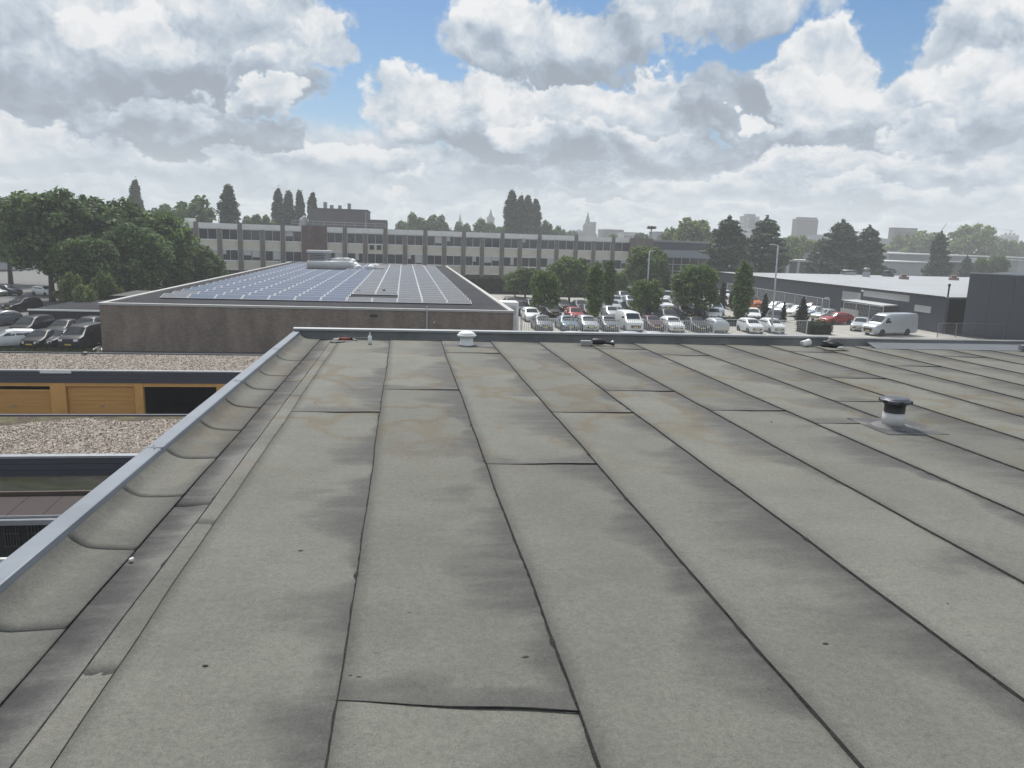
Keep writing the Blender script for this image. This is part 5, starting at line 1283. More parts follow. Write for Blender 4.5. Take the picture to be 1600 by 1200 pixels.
def fcar(px, py, kind, colour, label, grp=FR, rz=0, full=True):
    p = at_z(px, py, 0); L2 = PROFILE[kind]['L'] / 2
    return car(kind, colour, p.x + math.sin(R(-rz)) * -0 + L2 * -math.sin(R(rz)) * 1, p.y + L2 * math.cos(R(rz)), rz, label, grp, full)
fcar(852, 519, 'hatch', 'grey', 'dark grey hatchback behind the left end of the bar fence')
fcar(892, 518.5, 'sedan', 'blue', 'blue grey saloon in front of the red car')
fcar(924, 519, 'hatch', 'silver', 'silver hatchback at the fence, left of the grey car by the white van')
fcar(957, 519, 'hatch', 'grey', 'mid grey hatchback immediately left of the white van at the fence')
fcar(993, 519.5, 'van', 'white', 'white panel van in the front row behind the bar fence')
fcar(1027, 518.5, 'hatch', 'maroon', 'dark maroon hatchback just right of the white van')
fcar(1059, 520, 'hatch', 'white', 'white hatchback at the fence with a dark tall car behind it')
fcar(1098, 520, 'sedan', 'black', 'black saloon at the fence, beside the pale estate')
fcar(1130, 521, 'estate', 'silver', 'pale silver estate car parked with its rear window to the fence', rz=180); 
fcar(1183, 522, 'small', 'white', 'small white hatchback left of the tall lamp post')
fcar(1217, 522, 'small', 'white', 'small white hatchback right of the tall lamp post')
o = bpy.data.objects
# the estate was set by its far end; slide it into the row
est = [q for q in COL.objects if q.get('label', '').startswith('pale silver estate')][0]; pe = at_z(1128, 521, 0); est.location = (pe.x, pe.y + 2.3, .004)
fcar(834, 504, 'estate', 'white', 'white estate at the left end of the second row', BK)
fcar(903, 503, 'hatch', 'red', 'red hatchback in the second row under the columnar trees', BK)
fcar(815, 494, 'suv', 'dark', 'dark tall car beside the far corner of the brick building', BK, rz=10)
fcar(868, 497, 'sedan', 'black', 'black saloon shaded by the tree left of the red car', BK, rz=5)
fcar(912, 488, 'sedan', 'dark', 'dark saloon with bright windscreen behind the red car', BK)
fcar(884, 488, 'hatch', 'black', 'black hatchback in the third row behind the trees', BK)
fcar(961, 500, 'hatch', 'silver', 'silver hatchback first in the column of silver cars behind the grey hatchback', BK)
fcar(963, 488, 'hatch', 'silver', 'silver hatchback second in the column behind the columnar trees', BK)
fcar(967, 479.5, 'estate', 'silver', 'silver estate third in the column of silver cars', BK)
fcar(979, 473, 'suv', 'grey', 'grey tall car at the far end of the silver column', BK, full=False)
fcar(992, 488, 'sedan', 'dark', 'dark saloon beside the silver column, left of the bushy lot tree', BK)
fcar(990, 479, 'hatch', 'pale', 'pale hatchback with open boot look under the bushy lot tree', BK, full=False)
fcar(1026, 500, 'suv', 'black', 'black tall car with bright headlamps under the bushy lot tree', BK)
fcar(1052, 508, 'suv', 'dark', 'dark tall car right behind the white hatchback at the fence', BK)
fcar(1077, 497, 'sedan', 'black', 'black saloon in the second row under the round lot tree', BK)
fcar(1104, 498, 'hatch', 'black', 'black hatchback in the second row beside the pale blue car', BK)
fcar(1044, 487, 'suv', 'white', 'white tall car in the third row left of the round lot tree', BK)
fcar(1046, 475, 'van', 'white', 'white van at the back of the car park', BK, full=False)
fcar(1030, 487, 'small', 'silver', 'small silver car beside the white tall car in the third row', BK)
fcar(1122, 493, 'hatch', 'pale', 'pale blue hatchback right of the round lot tree', BK, rz=-15)
fcar(1118, 502, 'sedan', 'white', 'white saloon in the second row in front of the pale blue hatchback', BK, rz=-15)
fcar(1142, 468, 'estate', 'white', 'white car far back between the dark cypresses', BK, full=False)
fcar(1184, 483, 'van', 'orange', 'orange and white van behind the columnar tree by the warehouse', BK, rz=10)
fcar(1178, 502, 'estate', 'white', 'white estate half hidden by the right columnar tree', BK, rz=-20)
fcar(1206, 506, 'estate', 'dark', 'dark estate behind the lamp post', BK, rz=-30, full=False)
fcar(801, 484, 'sedan', 'dark', 'dark saloon at the far left of the car park by the low brick wall', BK)
fcar(838, 487, 'hatch', 'black', 'black hatchback in the third row left of the loose green tree', BK, rz=8)
fcar(857, 483, 'estate', 'dark', 'dark estate in the third row behind the loose green tree', BK)
fcar(925, 497, 'hatch', 'black', 'black hatchback right of the red car, half behind the tall columnar tree', BK)
fcar(940, 486, 'sedan', 'grey', 'grey saloon glimpsed between the two columnar trees', BK)
fcar(1062, 488, 'estate', 'black', 'black estate in the third row beside the white tall car', BK)
fcar(1092, 486, 'suv', 'dark', 'dark tall car in the third row under the round lot tree', BK)
fcar(1011, 479, 'hatch', 'dark', 'dark hatchback in the fourth row behind the low bushy tree', BK, full=False)
fcar(1072, 478, 'sedan', 'grey', 'grey saloon in the fourth row behind the round lot tree', BK, full=False)
fcar(1160, 497, 'hatch', 'black', 'black hatchback left of the half hidden white estate', BK, rz=-20)
def wcar(px, py, kind, colour, rz, label):
    p = at_z(px, py, 0); return car(kind, colour, p.x, p.y, rz, label, WL)
wcar(1210, 487, 'hatch', 'silver', -55, 'silver hatchback parked against the warehouse, farthest along the wall')
wcar(1225, 490, 'estate', 'silver', -55, 'silver estate next to the slim dark cypress by the warehouse')
wcar(1243, 494, 'hatch', 'white', -58, 'white hatchback by the warehouse between two dark cypresses')
wcar(1266, 488, 'sedan', 'maroon', -60, 'dark maroon saloon close against the warehouse wall')
wcar(1272, 494, 'sedan', 'pale', -60, 'pale saloon by the warehouse behind the right dark cypress')
wcar(1287, 500, 'hatch', 'silver', -62, 'silver hatchback immediately behind the red estate')
wcar(1305, 506, 'estate', 'red', -72, 'red estate parked side on in front of the warehouse roller door')
wcar(1388, 523, 'bigvan', 'silver', -74, 'large silver grey panel van in front of the warehouse awning')
wcar(1344, 516, 'hatch', 'silver', -40, 'silver hatchback half hidden behind the large grey van')
for px, lb_ in ((893, 'pale car roof left of its neighbours just beyond the parapet'), (982, 'pale car roof just beyond the parapet in front of the white van'), (1018, 'pale car roof beyond the parapet in front of the maroon hatchback')):
    p = at_z(px, 517.4, 1.45); car('hatch', 'silver' if px > 900 else 'white', p.x, p.y, 180, lb_, 'cars just beyond the parapet')
# left lot
def lcar(px, py, kind, colour, rz, label, full=True):
    p = at_z(px, py, 0); t = car(kind, colour, p.x, p.y, rz, label, LL, full); t.scale = (.87, .87, .87); return t
lcar(20, 541, 'estate', 'white', -62, 'white estate at the lower left, nearest to the gravel roofed garages')
lcar(67, 542, 'hatch', 'black', -5, 'black hatchback with yellow plate right of the white estate')
lcar(96, 540, 'sedan', 'dark', -14, 'low dark saloon between the black hatchback and the grey fronted van')
lcar(131, 542, 'van', 'dark', -6, 'dark panel van parked against the brick building')
lcar(52, 523, 'mpv', 'black', -8, 'black people carrier with bright headlamps in front of the annex')
lcar(100, 524, 'hatch', 'black', -4, 'black hatchback with bright headlamps in front of the annex wall')
lcar(140, 522, 'suv', 'dark', 0, 'dark tall car tucked between the annex and the brick wall')
lcar(36, 486, 'suv', 'black', -20, 'black tall car driving up on the street by the big trees')
lcar(0, 508, 'hatch', 'grey', -30, 'grey hatchback cut by the left picture edge beside the street')
lcar(12, 461, 'hatch', 'darkblue', 70, 'dark blue hatchback parked across the street under the trees')
lcar(-14, 462, 'estate', 'silver', 70, 'silver estate parked across the street at the far left')
lcar(70, 462, 'small', 'white', 60, 'small white car glimpsed beneath the big tree crowns')
# painted bay lines
ln = MB()
for px0, py0, px1, py1 in ((142, 548, 160, 537.5), (150, 552, 162, 543)):
    a, b = at_z(px0, py0, 0), at_z(px1, py1, 0); d = (b - a).normalized(); n = Vector((-d.y, d.x, 0)) * .06
    ln.quad(*[(q.x, q.y, .004) for q in (a - n, b - n, b + n, a + n)])
for k in range(24):
    x = 11 + k * 2.27; ln.quad((x, 74.6, .005), (x + .09, 74.6, .005), (x + .09, 79.4, .005), (x, 79.4, .005))
tag(ln.build('bay_markings', M['white_paint']), kind='structure')

# ------------------------------------------------------------------ trees
def leaf(mb, p, s, nrm, r, aspect=.6):
    a = nrm.orthogonal().normalized(); b = nrm.cross(a); t = r.uniform(0, 6.283)
    u = a * math.cos(t) + b * math.sin(t); v = nrm.cross(u)
    q = len(mb.v); u *= s; v *= s * aspect
    bend = nrm * (s * .18)
    mb.v += [tuple(p - u - bend), tuple(p + v), tuple(p + u - bend), tuple(p - v)]
    mb.f.append((q, q + 1, q + 2, q + 3)); mb.mi.append(0)
def rdir(r):
    while True:
        v = Vector((r.uniform(-1, 1), r.uniform(-1, 1), r.uniform(-1, 1)))
        if .05 < v.length < 1: return v.normalized()
def lobes_crown(name, lobes, n, s, m_, seed, up=.25, inner=.25):
    r = random.Random(seed); mb = MB(); wts = [l[1][0] * l[1][2] for l in lobes]
    for _ in range(n):
        c, rad = r.choices(lobes, wts)[0]; d = rdir(r)
        if d.z < -.35 and r.random() < .5: d.z = -d.z
        k = r.gauss(.93, .13) if r.random() > inner else r.uniform(.2, .8)
        # sub-clumps
        k *= 1 + .10 * math.sin(d.x * 7 + c[0]) * math.sin(d.y * 8 + c[1]) * math.sin(d.z * 7 + c[2] + 1)
        p = Vector((c[0] + d.x * rad[0] * k, c[1] + d.y * rad[1] * k, c[2] + d.z * rad[2] * k))
        nn = (d * .9 + rdir(r) * .9 + Vector((0, 0, up))).normalized()
        leaf(mb, p, s * r.uniform(.6, 1.35), nn, r)
    return mb.mesh(name, m_)
def broad_lobes(H, Wd, seed, n=16, base=.22):
    r = random.Random(seed); L = [((0, 0, H * .58), (Wd * .30, Wd * .30, H * .30))]
    for k in range(n):
        a = k * 2.4 + r.uniform(-.3, .3); f = (k + .5) / n
        z = H * (base + .13 + (.80 - base) * f); rr = Wd * .37 * math.sqrt(max(.04, 1 - ((f - .38) / .68) ** 2)) * r.uniform(.75, 1.1)
        q = Wd * r.uniform(.075, .155)
        L.append(((rr * math.cos(a), rr * math.sin(a), z), (q, q, q * r.uniform(.75, 1.0))))
    return L
def trunk_mesh(h, r0, limbs, seed, spread=.3):
    r = random.Random(seed); mb = MB()
    pts = [(0, 0, -.1), (r.uniform(-.1, .1), r.uniform(-.1, .1), h * .4), (r.uniform(-.2, .2), r.uniform(-.2, .2), h)]
    mb.path(pts, [r0 * 1.2, r0 * .8, r0 * .3], 8)
    for k in range(limbs):
        a = k * 2.4; z = h * r.uniform(.4, .85); l = h * spread
        mb.path([(0, 0, z), (l * .5 * math.cos(a), l * .5 * math.sin(a), z + l * .4), (l * math.cos(a), l * math.sin(a), z + l * .9)], [r0 * .42, r0 * .28, r0 * .1], 6)
    return mb.mesh('trunk', M['bark'], True)
TREES = {}
def proto(key, crown, trunk): TREES[key] = (crown, trunk)
for v in (0, 1, 2):
    proto('broad%d' % v, lobes_crown('crown', broad_lobes(14, 12.5, 20 + v, 46), 11000, .34, M['leaf_dark'] if v != 2 else M['leaf_mid'], 30 + v), trunk_mesh(9, .32, 7, v))
    proto('far_broad%d' % v, lobes_crown('crown', broad_lobes(16, 16, 50 + v, 26, .05), 2600, .75, M['leaf_dark'] if v else M['leaf_mid'], 60 + v), trunk_mesh(9, .4, 5, v))
    proto('far_light%d' % v, lobes_crown('crown', broad_lobes(16, 16, 70 + v, 28, .05), 2800, .7, M['leaf_light'], 80 + v), trunk_mesh(9, .4, 5, v))
    # poplar: several upright leaders, blunt at the top
    r = random.Random(90 + v); L = []
    for k in range(64):
        f = (k + .5) / 64; a = k * 2.4 + r.uniform(-.5, .5)
        env = 2.25 * min(.55 + 1.25 * f, 1.0, .30 + (1.02 - f) * 2.3) * r.uniform(.78, 1.12)
        rr = max(0, env - .7) * math.sqrt(r.uniform(.1, 1)); q = r.uniform(.5, .78)
        L.append(((rr * math.cos(a), rr * math.sin(a), 2.2 + 19.9 * f), (q, q, r.uniform(1.0, 1.9))))
    proto('poplar%d' % v, lobes_crown('crown', L, 7000, .36, M['leaf_pop'], 95 + v, .5), trunk_mesh(14, .35, 3, v, .1))
    # conifer (pine-like, ragged tiers)
    r = random.Random(110 + v); L = []
    for k in range(60):
        f = (k / 59) ** .85; z = 2.6 + 12.6 * f; R_ = 4.0 * (1 - f) ** .48 * min(1, .72 + f * 1.5) + .3; a = k * 2.4 + r.uniform(-.4, .4); rr = R_ * r.uniform(.3, 1.12)
        q = .8 + .7 * (1 - f); L.append(((rr * .75 * math.cos(a), rr * .75 * math.sin(a), z - .25 * rr), (q * 1.1, q * 1.1, q * .55)))
    L.append(((0, 0, 15.6), (.22, .22, .8))); L.append(((.5, .2, 14.2), (.4, .3, .5)))
    proto('conifer%d' % v, lobes_crown('crown', L, 7500, .34, M['leaf_con'], 115 + v, .2), trunk_mesh(13, .28, 0, v))
    # lot trees
    proto('lot_round%d' % v, lobes_crown('crown', broad_lobes(8, 6.4, 130 + v, 36, .12), 6500, .21, M['leaf_mid'], 133 + v), trunk_mesh(5, .13, 5, v))
    r = random.Random(140 + v); L = []
    for k in range(22):
        f = k / 21; z = 1.6 + 7.0 * f; w = 1.25 * (math.sin(math.pi * (.12 + f * .80)) ** .55); a = k * 2.4
        L.append(((w * .45 * math.cos(a), w * .45 * math.sin(a), z), (max(.3, w * .6), max(.3, w * .6), .8)))
    proto('column%d' % v, lobes_crown('crown', L, 4200, .19, M['leaf_mid'], 145 + v, .3), trunk_mesh(4, .10, 3, v, .15))
    r = random.Random(150 + v); L = []
    for k in range(16):
        f = k / 15; z = .5 + 4.3 * f; w = .85 * (1 - f) ** .6 + .1; a = k * 2.4
        L.append(((w * .4 * math.cos(a), w * .4 * math.sin(a), z), (w * .62, w * .62, .55)))
    proto('cypress%d' % v, lobes_crown('crown', L, 2200, .16, M['hedge'], 155 + v, .3), trunk_mesh(1.5, .08, 0, v))
    proto('shrub%d' % v, lobes_crown('crown', broad_lobes(5.0, 7.0, 170 + v, 22, -.08), 3600, .24, M['leaf_dark'], 173 + v), trunk_mesh(1.6, .1, 3, v))
    proto('bush%d' % v, lobes_crown('crown', broad_lobes(3.4, 5.0, 160 + v, 12, -.05), 3200, .17, M['leaf_light'], 163 + v), trunk_mesh(1.2, .07, 3, v))
HGT = {'broad': 14, 'far_broad': 16, 'far_light': 16, 'poplar': 23.6, 'conifer': 16.2, 'lot_round': 8, 'column': 8.9, 'cypress': 5.1, 'bush': 3.4, 'shrub': 5.0}
WID = {'broad': 12.5, 'far_broad': 15, 'far_light': 15, 'poplar': 4.6, 'conifer': 8.0, 'lot_round': 6.2, 'column': 2.6, 'cypress': 1.7, 'bush': 5.0, 'shrub': 7.0}
tr = random.Random(77)
def tree(key, px, top, Y, wpx, label, group=None, cat='tree', name=None, base_z=0.0):
    kind = key.rstrip('0123456789'); p = at_y(px, top, Y); D = (p - EYE).dot(fwd)
    h = p.z - base_z; w = wpx * D / PF
    t = thing(name or {'broad': 'broadleaf_tree', 'far_broad': 'broadleaf_tree', 'far_light': 'broadleaf_tree', 'poplar': 'poplar_tree', 'conifer': 'pine_tree', 'lot_round': 'young_tree', 'column': 'columnar_tree', 'cypress': 'cypress_tree', 'bush': 'bush', 'shrub': 'bush'}[kind],
              label, cat, (p.x, Y, base_z), tr.uniform(0, 6.28), group)
    sx = w / WID[kind]; t.scale = (sx, sx, h / HGT[kind] * 1.0)
    c, tk = TREES[key]; link('crown', c, t); link('trunk', tk, t)
    return t
G1 = 'big street trees left of the brick building'
tree('broad0', 68, 297, 97, 165, 'tallest dark broadleaf tree at the left, its trunk standing by the street', G1)
tree('broad1', 165, 312, 103, 165, 'wide dark broadleaf tree in the middle of the left tree mass', G1)
tree('broad2', 232, 328, 106, 145, 'greener broadleaf tree at the right of the left tree mass', G1)
tree('broad2', 302, 384, 112, 92, 'low light green broadleaf tree in front of the left end of the office block', G1)
tree('broad0', 108, 330, 112, 150, 'shaded broadleaf tree behind the tallest left one', G1)
tree('broad1', 5, 309, 125, 130, 'broadleaf tree cut by the left picture edge', G1)
tree('broad1', 205, 352, 98, 120, 'low spreading broadleaf tree hanging over the annex', G1)
tree('broad0', 262, 362, 122, 80, 'dark broadleaf tree tucked behind the low light green one', G1)
tree('broad0', 135, 370, 92, 110, 'low dark broadleaf tree above the light bushes', G1)
tree('bush0', 106, 428, 86, 50, 'light green bush above the annex roof, left of its twin', 'bushes behind the annex', 'bush')
tree('bush1', 163, 426, 88, 50, 'light green bush beside the far edge of the brick building roof', 'bushes behind the annex', 'bush')
tree('bush2', 132, 442, 84, 44, 'small light green bush between the two larger ones', 'bushes behind the annex', 'bush')
tree('bush1', 215, 440, 100, 60, 'dim green bush under the big trees by the roof edge', 'bushes behind the annex', 'bush')
G7 = 'undergrowth below the big street trees'
tree('shrub0', 196, 410, 94, 90, 'dark shrub under the big trees, just behind the light bushes', G7, 'bush')
tree('shrub1', 250, 402, 104, 90, 'dark shrub rising behind the sloping roof edge of the brick building', G7, 'bush')
tree('shrub2', 300, 398, 114, 90, 'dark shrub in front of the low light green tree by the office block', G7, 'bush')
tree('shrub1', 150, 412, 100, 100, 'dark shrub in the shade between the trunks of the big trees', G7, 'bush')
tree('shrub2', 334, 408, 122, 46, 'small dark shrub at the foot of the office block left of the solar roof', G7, 'bush')
G2 = 'poplars and trees beyond the office block'
tree('poplar0', 210, 279, 255, 30, 'lone slim poplar rising above the left tree mass', G2)
tree('poplar1', 356, 287, 225, 40, 'stout lone poplar behind the left end of the office block', G2)
tree('poplar0', 434, 293, 260, 30, 'leftmost poplar of the cluster left of the brick hall', G2)
tree('poplar2', 450, 296, 262, 30, 'second poplar of the cluster left of the brick hall', G2)
tree('poplar1', 468, 296, 266, 25, 'third, ragged poplar of the cluster left of the brick hall', G2)
tree('poplar0', 488, 299, 264, 25, 'fourth poplar, rising just behind the brick hall', G2)
tree('poplar1', 800, 296, 280, 34, 'tallest poplar of the middle cluster behind the office block', G2)
tree('poplar0', 814, 304, 283, 28, 'second poplar of the middle cluster', G2)
tree('poplar2', 826, 303, 281, 28, 'third poplar of the middle cluster', G2)
tree('poplar0', 838, 309, 284, 28, 'rightmost, shortest poplar of the middle cluster', G2)
tree('far_broad0', 300, 312, 215, 90, 'round dark tree between the two lone poplars', G2)
tree('far_broad1', 255, 322, 230, 60, 'small dark round tree beyond the left tree mass', G2)
tree('far_broad2', 410, 335, 240, 55, 'low round tree left of the poplar cluster', G2)
tree('far_broad1', 390, 340, 260, 40, 'low round tree right of the stout poplar', G2)
tree('far_broad0', 653, 337, 300, 52, 'round tree right of the brick hall', G2)
tree('far_broad2', 683, 335, 305, 46, 'second round tree right of the brick hall', G2)
tree('far_broad1', 628, 347, 310, 34, 'small round tree at the end of the brick hall', G2)
tree('far_broad1', 722, 349, 320, 36, 'low round tree under the small spire', G2)
tree('far_broad0', 757, 345, 310, 50, 'low round tree under the tall spire', G2)
tree('far_broad2', 780, 352, 300, 44, 'low round tree left of the middle poplars', G2)
tree('far_broad1', 855, 347, 300, 30, 'low round tree right of the middle poplars', G2)
tree('far_broad0', 875, 356, 320, 36, 'low flat tree left of the church', G2)
tree('far_broad2', 893, 360, 420, 30, 'small tree close left of the church', G2)
tree('far_light0', 1085, 342, 215, 74, 'large pale green willow like tree behind the glazed wing', G2)
tree('far_light1', 1050, 356, 230, 40, 'pale green tree left of the large willow like one', G2)
G3 = 'pines behind the warehouse'
tree('conifer0', 1141, 338, 152, 92, 'dark pine left of the pale tower', G3)
tree('conifer1', 1199, 338, 156, 94, 'dark pine right of the pale tower, behind the lamp post', G3)
tree('conifer2', 1318, 344, 172, 90, 'tall dark pine right of the brown slab tower', G3)
tree('conifer0', 1360, 353, 168, 80, 'shorter dark pine beside the tall one right of the slab tower', G3)
tree('conifer1', 1286, 372, 182, 56, 'low dark pine below the brown slab tower', G3)
tree('conifer2', 1472, 362, 182, 46, 'dark pine in front of the long pale industrial roofs', G3)
tree('conifer0', 1512, 400, 190, 32, 'small dark pine above the dark tall building', G3)
G4 = 'light trees on the right skyline'
tree('far_light2', 1525, 347, 300, 74, 'large rounded pale green tree on the right skyline', G4)
tree('far_light0', 1448, 362, 310, 66, 'broad pale green tree left of the large rounded one', G4)
tree('far_light1', 1412, 366, 330, 40, 'small pale tree beneath the brown office roof', G4)
tree('far_light1', 1575, 374, 320, 40, 'pale green tree at the right edge of the skyline', G4)
tree('far_light2', 1248, 366, 250, 60, 'pale green tree at the foot of the brown slab tower', G4)
tree('far_light0', 1222, 372, 260, 40, 'pale green tree between the pine and the white pavilion', G4)
tree('far_light1', 1281, 374, 300, 46, 'pale green tree right of the slab tower foot', G4)
tree('far_broad1', 1550, 372, 350, 40, 'dark round tree right of the large pale one', G4)
tree('far_broad2', 1592, 376, 360, 40, 'dark round tree under the far grey block', G4)
tree('far_broad0', 1345, 376, 380, 50, 'dark round tree between the pines and the brown office', G4)
tree('lot_round1', 1560, 398, 200, 40, 'thin leafy tree in front of the brown shed on the right', G4)
tree('lot_round0', 1535, 402, 196, 26, 'small thin tree left of the brown shed on the right', G4)
tree('far_broad2', 1170, 368, 196, 50, 'green tree filling the gap between the two pines left of the lamp post', G4)
tree('far_broad0', 1238, 384, 206, 46, 'green tree right of the lamp post behind the white pavilion', G4)
tree('far_light1', 1108, 376, 188, 40, 'pale green tree between the glazed wing and the first pine', G4)
tree('far_broad1', 1340, 370, 196, 50, 'dark tree filling the gap between the two right pines', G4)
tree('far_light2', 1392, 380, 330, 46, 'pale green tree right of the shorter dark pine', G4)
tree('far_light1', 1490, 374, 330, 50, 'pale green tree between the two large pale ones on the right', G4)
tree('far_broad2', 1004, 364, 300, 40, 'low dark tree below the stork nest pole', G4)
tree('far_broad0', 950, 368, 330, 50, 'low tree below the dark glazed office', G4)
G5 = 'young trees in the car park'
tree('lot_round0', 822, 418, 118, 64, 'dark leafy young tree in front of the office block, left end of the lot', G5)
tree('lot_round1', 853, 421, 88, 52, 'loose green young tree standing over the grey hatchback', G5)
tree('lot_round2', 893, 399, 112, 78, 'large bright green young tree in front of the brick piers', G5)
tree('column0', 932, 414, 84, 33, 'tall columnar tree rising behind the silver hatchback', G5)
tree('column1', 953, 410, 96, 27, 'slimmer columnar tree close right of the tall one', G5)
tree('lot_round1', 1012, 384, 122, 74, 'tall full tree in front of the brick end wall', G5)
tree('lot_round2', 1012, 435, 90, 54, 'low bushy lot tree right of the columnar pair', G5)
tree('lot_round0', 1091, 412, 92, 86, 'large round lot tree in front of the glazed wing', G5)
tree('column2', 1165, 412, 84, 36, 'columnar tree with rounded top left of the lamp post', G5)
tree('lot_round1', 806, 424, 122, 44, 'small dark tree at the corner of the solar roofed building', G5)
tree('lot_round0', 968, 425, 120, 34, 'small tree right of the columnar pair against the brick piers', G5)
G6 = 'dark slim cypresses in the car park'
tree('cypress0', 1044, 424, 120, 16, 'dark cypress in front of the glazed wing, left one', G6)
tree('cypress1', 1060, 427, 116, 16, 'dark cypress in front of the glazed wing, right one', G6)
tree('cypress2', 1131, 440, 108, 16, 'dark cypress right of the large round lot tree', G6)
tree('cypress0', 1147, 444, 104, 15, 'dark cypress close left of the rounded columnar tree', G6)
tree('cypress1', 1197, 460, 92, 17, 'dark cypress just left of the lamp post', G6)
tree('cypress2', 1226, 472, 90, 10, 'small dark cypress between the silver cars by the warehouse', G6)
tree('cypress0', 1256, 466, 88, 20, 'dark cypress left of the short lamp post', G6)
tree('cypress1', 1119, 452, 112, 12, 'small dark cypress behind the pale blue hatchback', G6)
# clipped hedges
def hedge(label, x0, x1, y0, y1, h, seed, name='hedge'):
    r = random.Random(seed); mb = MB(); t = thing(name, label, 'hedge', ((x0 + x1) / 2, (y0 + y1) / 2, 0)); ox, oy = (x0 + x1) / 2, (y0 + y1) / 2
    n = int(260 * (x1 - x0) * (h + y1 - y0) / 3)
    for _ in range(min(n, 9000)):
        f = r.random(); x = r.uniform(x0, x1) - ox
        if f < .4: p = Vector((x, r.uniform(y0, y1) - oy, h + r.gauss(0, .06)))
        elif f < .75: p = Vector((x, y0 - oy + r.gauss(0, .06), r.uniform(0, h)))
        else: p = Vector((r.choice((x0, x1)) - ox + r.gauss(0, .06), r.uniform(y0, y1) - oy, r.uniform(0, h)))
        leaf(mb, p, r.uniform(.07, .15), rdir(r), r)
    mb.build('foliage', M['hedge'], t)
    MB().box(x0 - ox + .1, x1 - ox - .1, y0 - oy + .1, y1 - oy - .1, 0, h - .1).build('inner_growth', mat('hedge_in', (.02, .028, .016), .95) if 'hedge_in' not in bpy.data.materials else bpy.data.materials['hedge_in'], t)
    return t
p = at_z(1245, 520, 0); hedge('dark clipped hedge right of the two small white hatchbacks', 43.4, 46.2, 76.2, 79.0, 1.15, 3)
hedge('dark hedge strip behind the small white hatchbacks', 31.5, 43, 83.2, 84.6, .9, 4)
p = at_z(770, 470, 0); hedge('tall dark hedge along the foot of the office block, right of the solar roof', 9.2, 22, 128, 131, 2.6, 5)
hedge('dark hedge across the back of the car park', 24, 44, 124, 126, 1.6, 6)

# ------------------------------------------------------------------ the town behind
def block(name, label, px0, px1, pytop, Y, depth, m_, cat='building', rows=0, cols=0, wm=None, rz=0.0, z0=0.0, band=None, win=(.7, .55)):
    a, b = at_y(px0, pytop, Y), at_y(px1, pytop, Y); w = b.x - a.x; h = (a.z + b.z) / 2 - z0
    t = thing(name, label, cat, (a.x, Y, z0), rz)
    MB().box(0, w, 0, depth, 0, h - .3).build('wall', m_, t)
    MB().box(-.15, w + .15, -.15, depth + .15, h - .299, h).build('roof', band or M['grey_metal'], t)
    if rows:
        wm = wm or M['win_glass']; cw, rh = w / cols, (h - 1.0) / rows
        me = MB().box(-cw * win[0] / 2, cw * win[0] / 2, -.12, -.004, -rh * win[1] / 2, rh * win[1] / 2).mesh('window', wm)
        for i in range(cols):
            for k in range(rows): link('window', me, t, (cw * (i + .5), 0, .5 + rh * (k + .5)))
    return t, w, h
M['far_brick'] = mat('far_brick', (.105, .09, .085), .85, var=.15, vscale=.2)
M['far_brown'] = mat('far_brown', (.16, .14, .13), .8, var=.1, vscale=.1)
M['far_grey'] = mat('far_grey', (.26, .27, .28), .7, var=.1, vscale=.1)
M['far_pale'] = mat('far_pale', (.45, .46, .46), .7, var=.1, vscale=.1)
M['far_dark'] = mat('far_dark', (.07, .08, .09), .6)
M['slate'] = mat('slate', (.10, .11, .115), .7)
t, w, h = block('brick_hall', 'dark brick hall with flat roof and small chimneys behind the office block', 482, 574, 326, 235, 20, M['far_brick'], band=M['far_dark'])
for f, s in ((.27, 1.3), (.38, .6), (.52, .6), (.68, 1.2)): MB().box(w * f - .5, w * f + .5, 2, 3, h, h + 1.1 * s + .4).build('chimney', M['far_grey'], t)
MB().box(w + .01, w * 1.33, 1, 18, 0, h - 2.8).build('side_block', M['far_brick'], t)
MB().box(w * 1.0 - .6, w * 1.0 - .3, -.4, -.1, 0, h - .6).build('downpipe', M['grey_metal'], t)
p = at_y(475, 334, 240); lump('white_dome', 'pale round dome between the poplars and the brick hall', 'dome', (p.x, 240, 11), 1.6, M['far_pale'], 3, (1, 1, 1.1))
def spire(label, px, top, base, Y, w, name='church_spire'):
    a = at_y(px, top, Y); b = at_y(px, base, Y); t = thing(name, label, 'spire', (a.x, Y, 0))
    MB().box(-w / 2, w / 2, -w / 2, w / 2, 0, b.z).build('tower', M['far_brick'], t)
    H = a.z - b.z
    MB().lathe([(w * .60, 0), (w * .40, H * .22), (w * .20, H * .55), (w * .02, H)], (0, 0, b.z), 8).build('spire_roof', M['slate'], t)
    for s in (-1, 1):
        for q in (-1, 1): MB().lathe([(w * .14, 0), (.02, H * .28)], (s * w * .46, q * w * .46, b.z), 6).build('pinnacle', M['slate'], t)
    MB().tube((0, 0, a.z - .2), (0, 0, a.z + 2.2), .12, n=6).build('cross', M['far_dark'], t)
    for q in (-.2, .2): MB().box(w * q - w * .08, w * q + w * .08, -w / 2 - .1, -w / 2 - .004, b.z * .72, b.z * .92).build('belfry_opening', M['far_dark'], t)
spire('small grey church spire above the trees, left of the tall one', 719, 334, 350, 950, 6)
spire('tall slender church spire left of the middle poplars', 767, 326, 343, 900, 8)
a = at_y(919, 331, 780); Yc = 780
ch = thing('church', 'brick church with pointed tower and domed roofs on the skyline', 'church', (a.x, Yc, 0)); zz = lambda py: at_y(920, py, Yc).z
MB().box(-4, 4, -4, 4, 0, zz(352)).build('tower', M['far_brick'], ch)
MB().lathe([(4.3, 0), (2.6, (zz(331) - zz(352)) * .25), (1.6, (zz(331) - zz(352)) * .55), (.1, zz(331) - zz(352))], (0, 0, zz(352)), 8).build('spire_roof', M['slate'], ch)
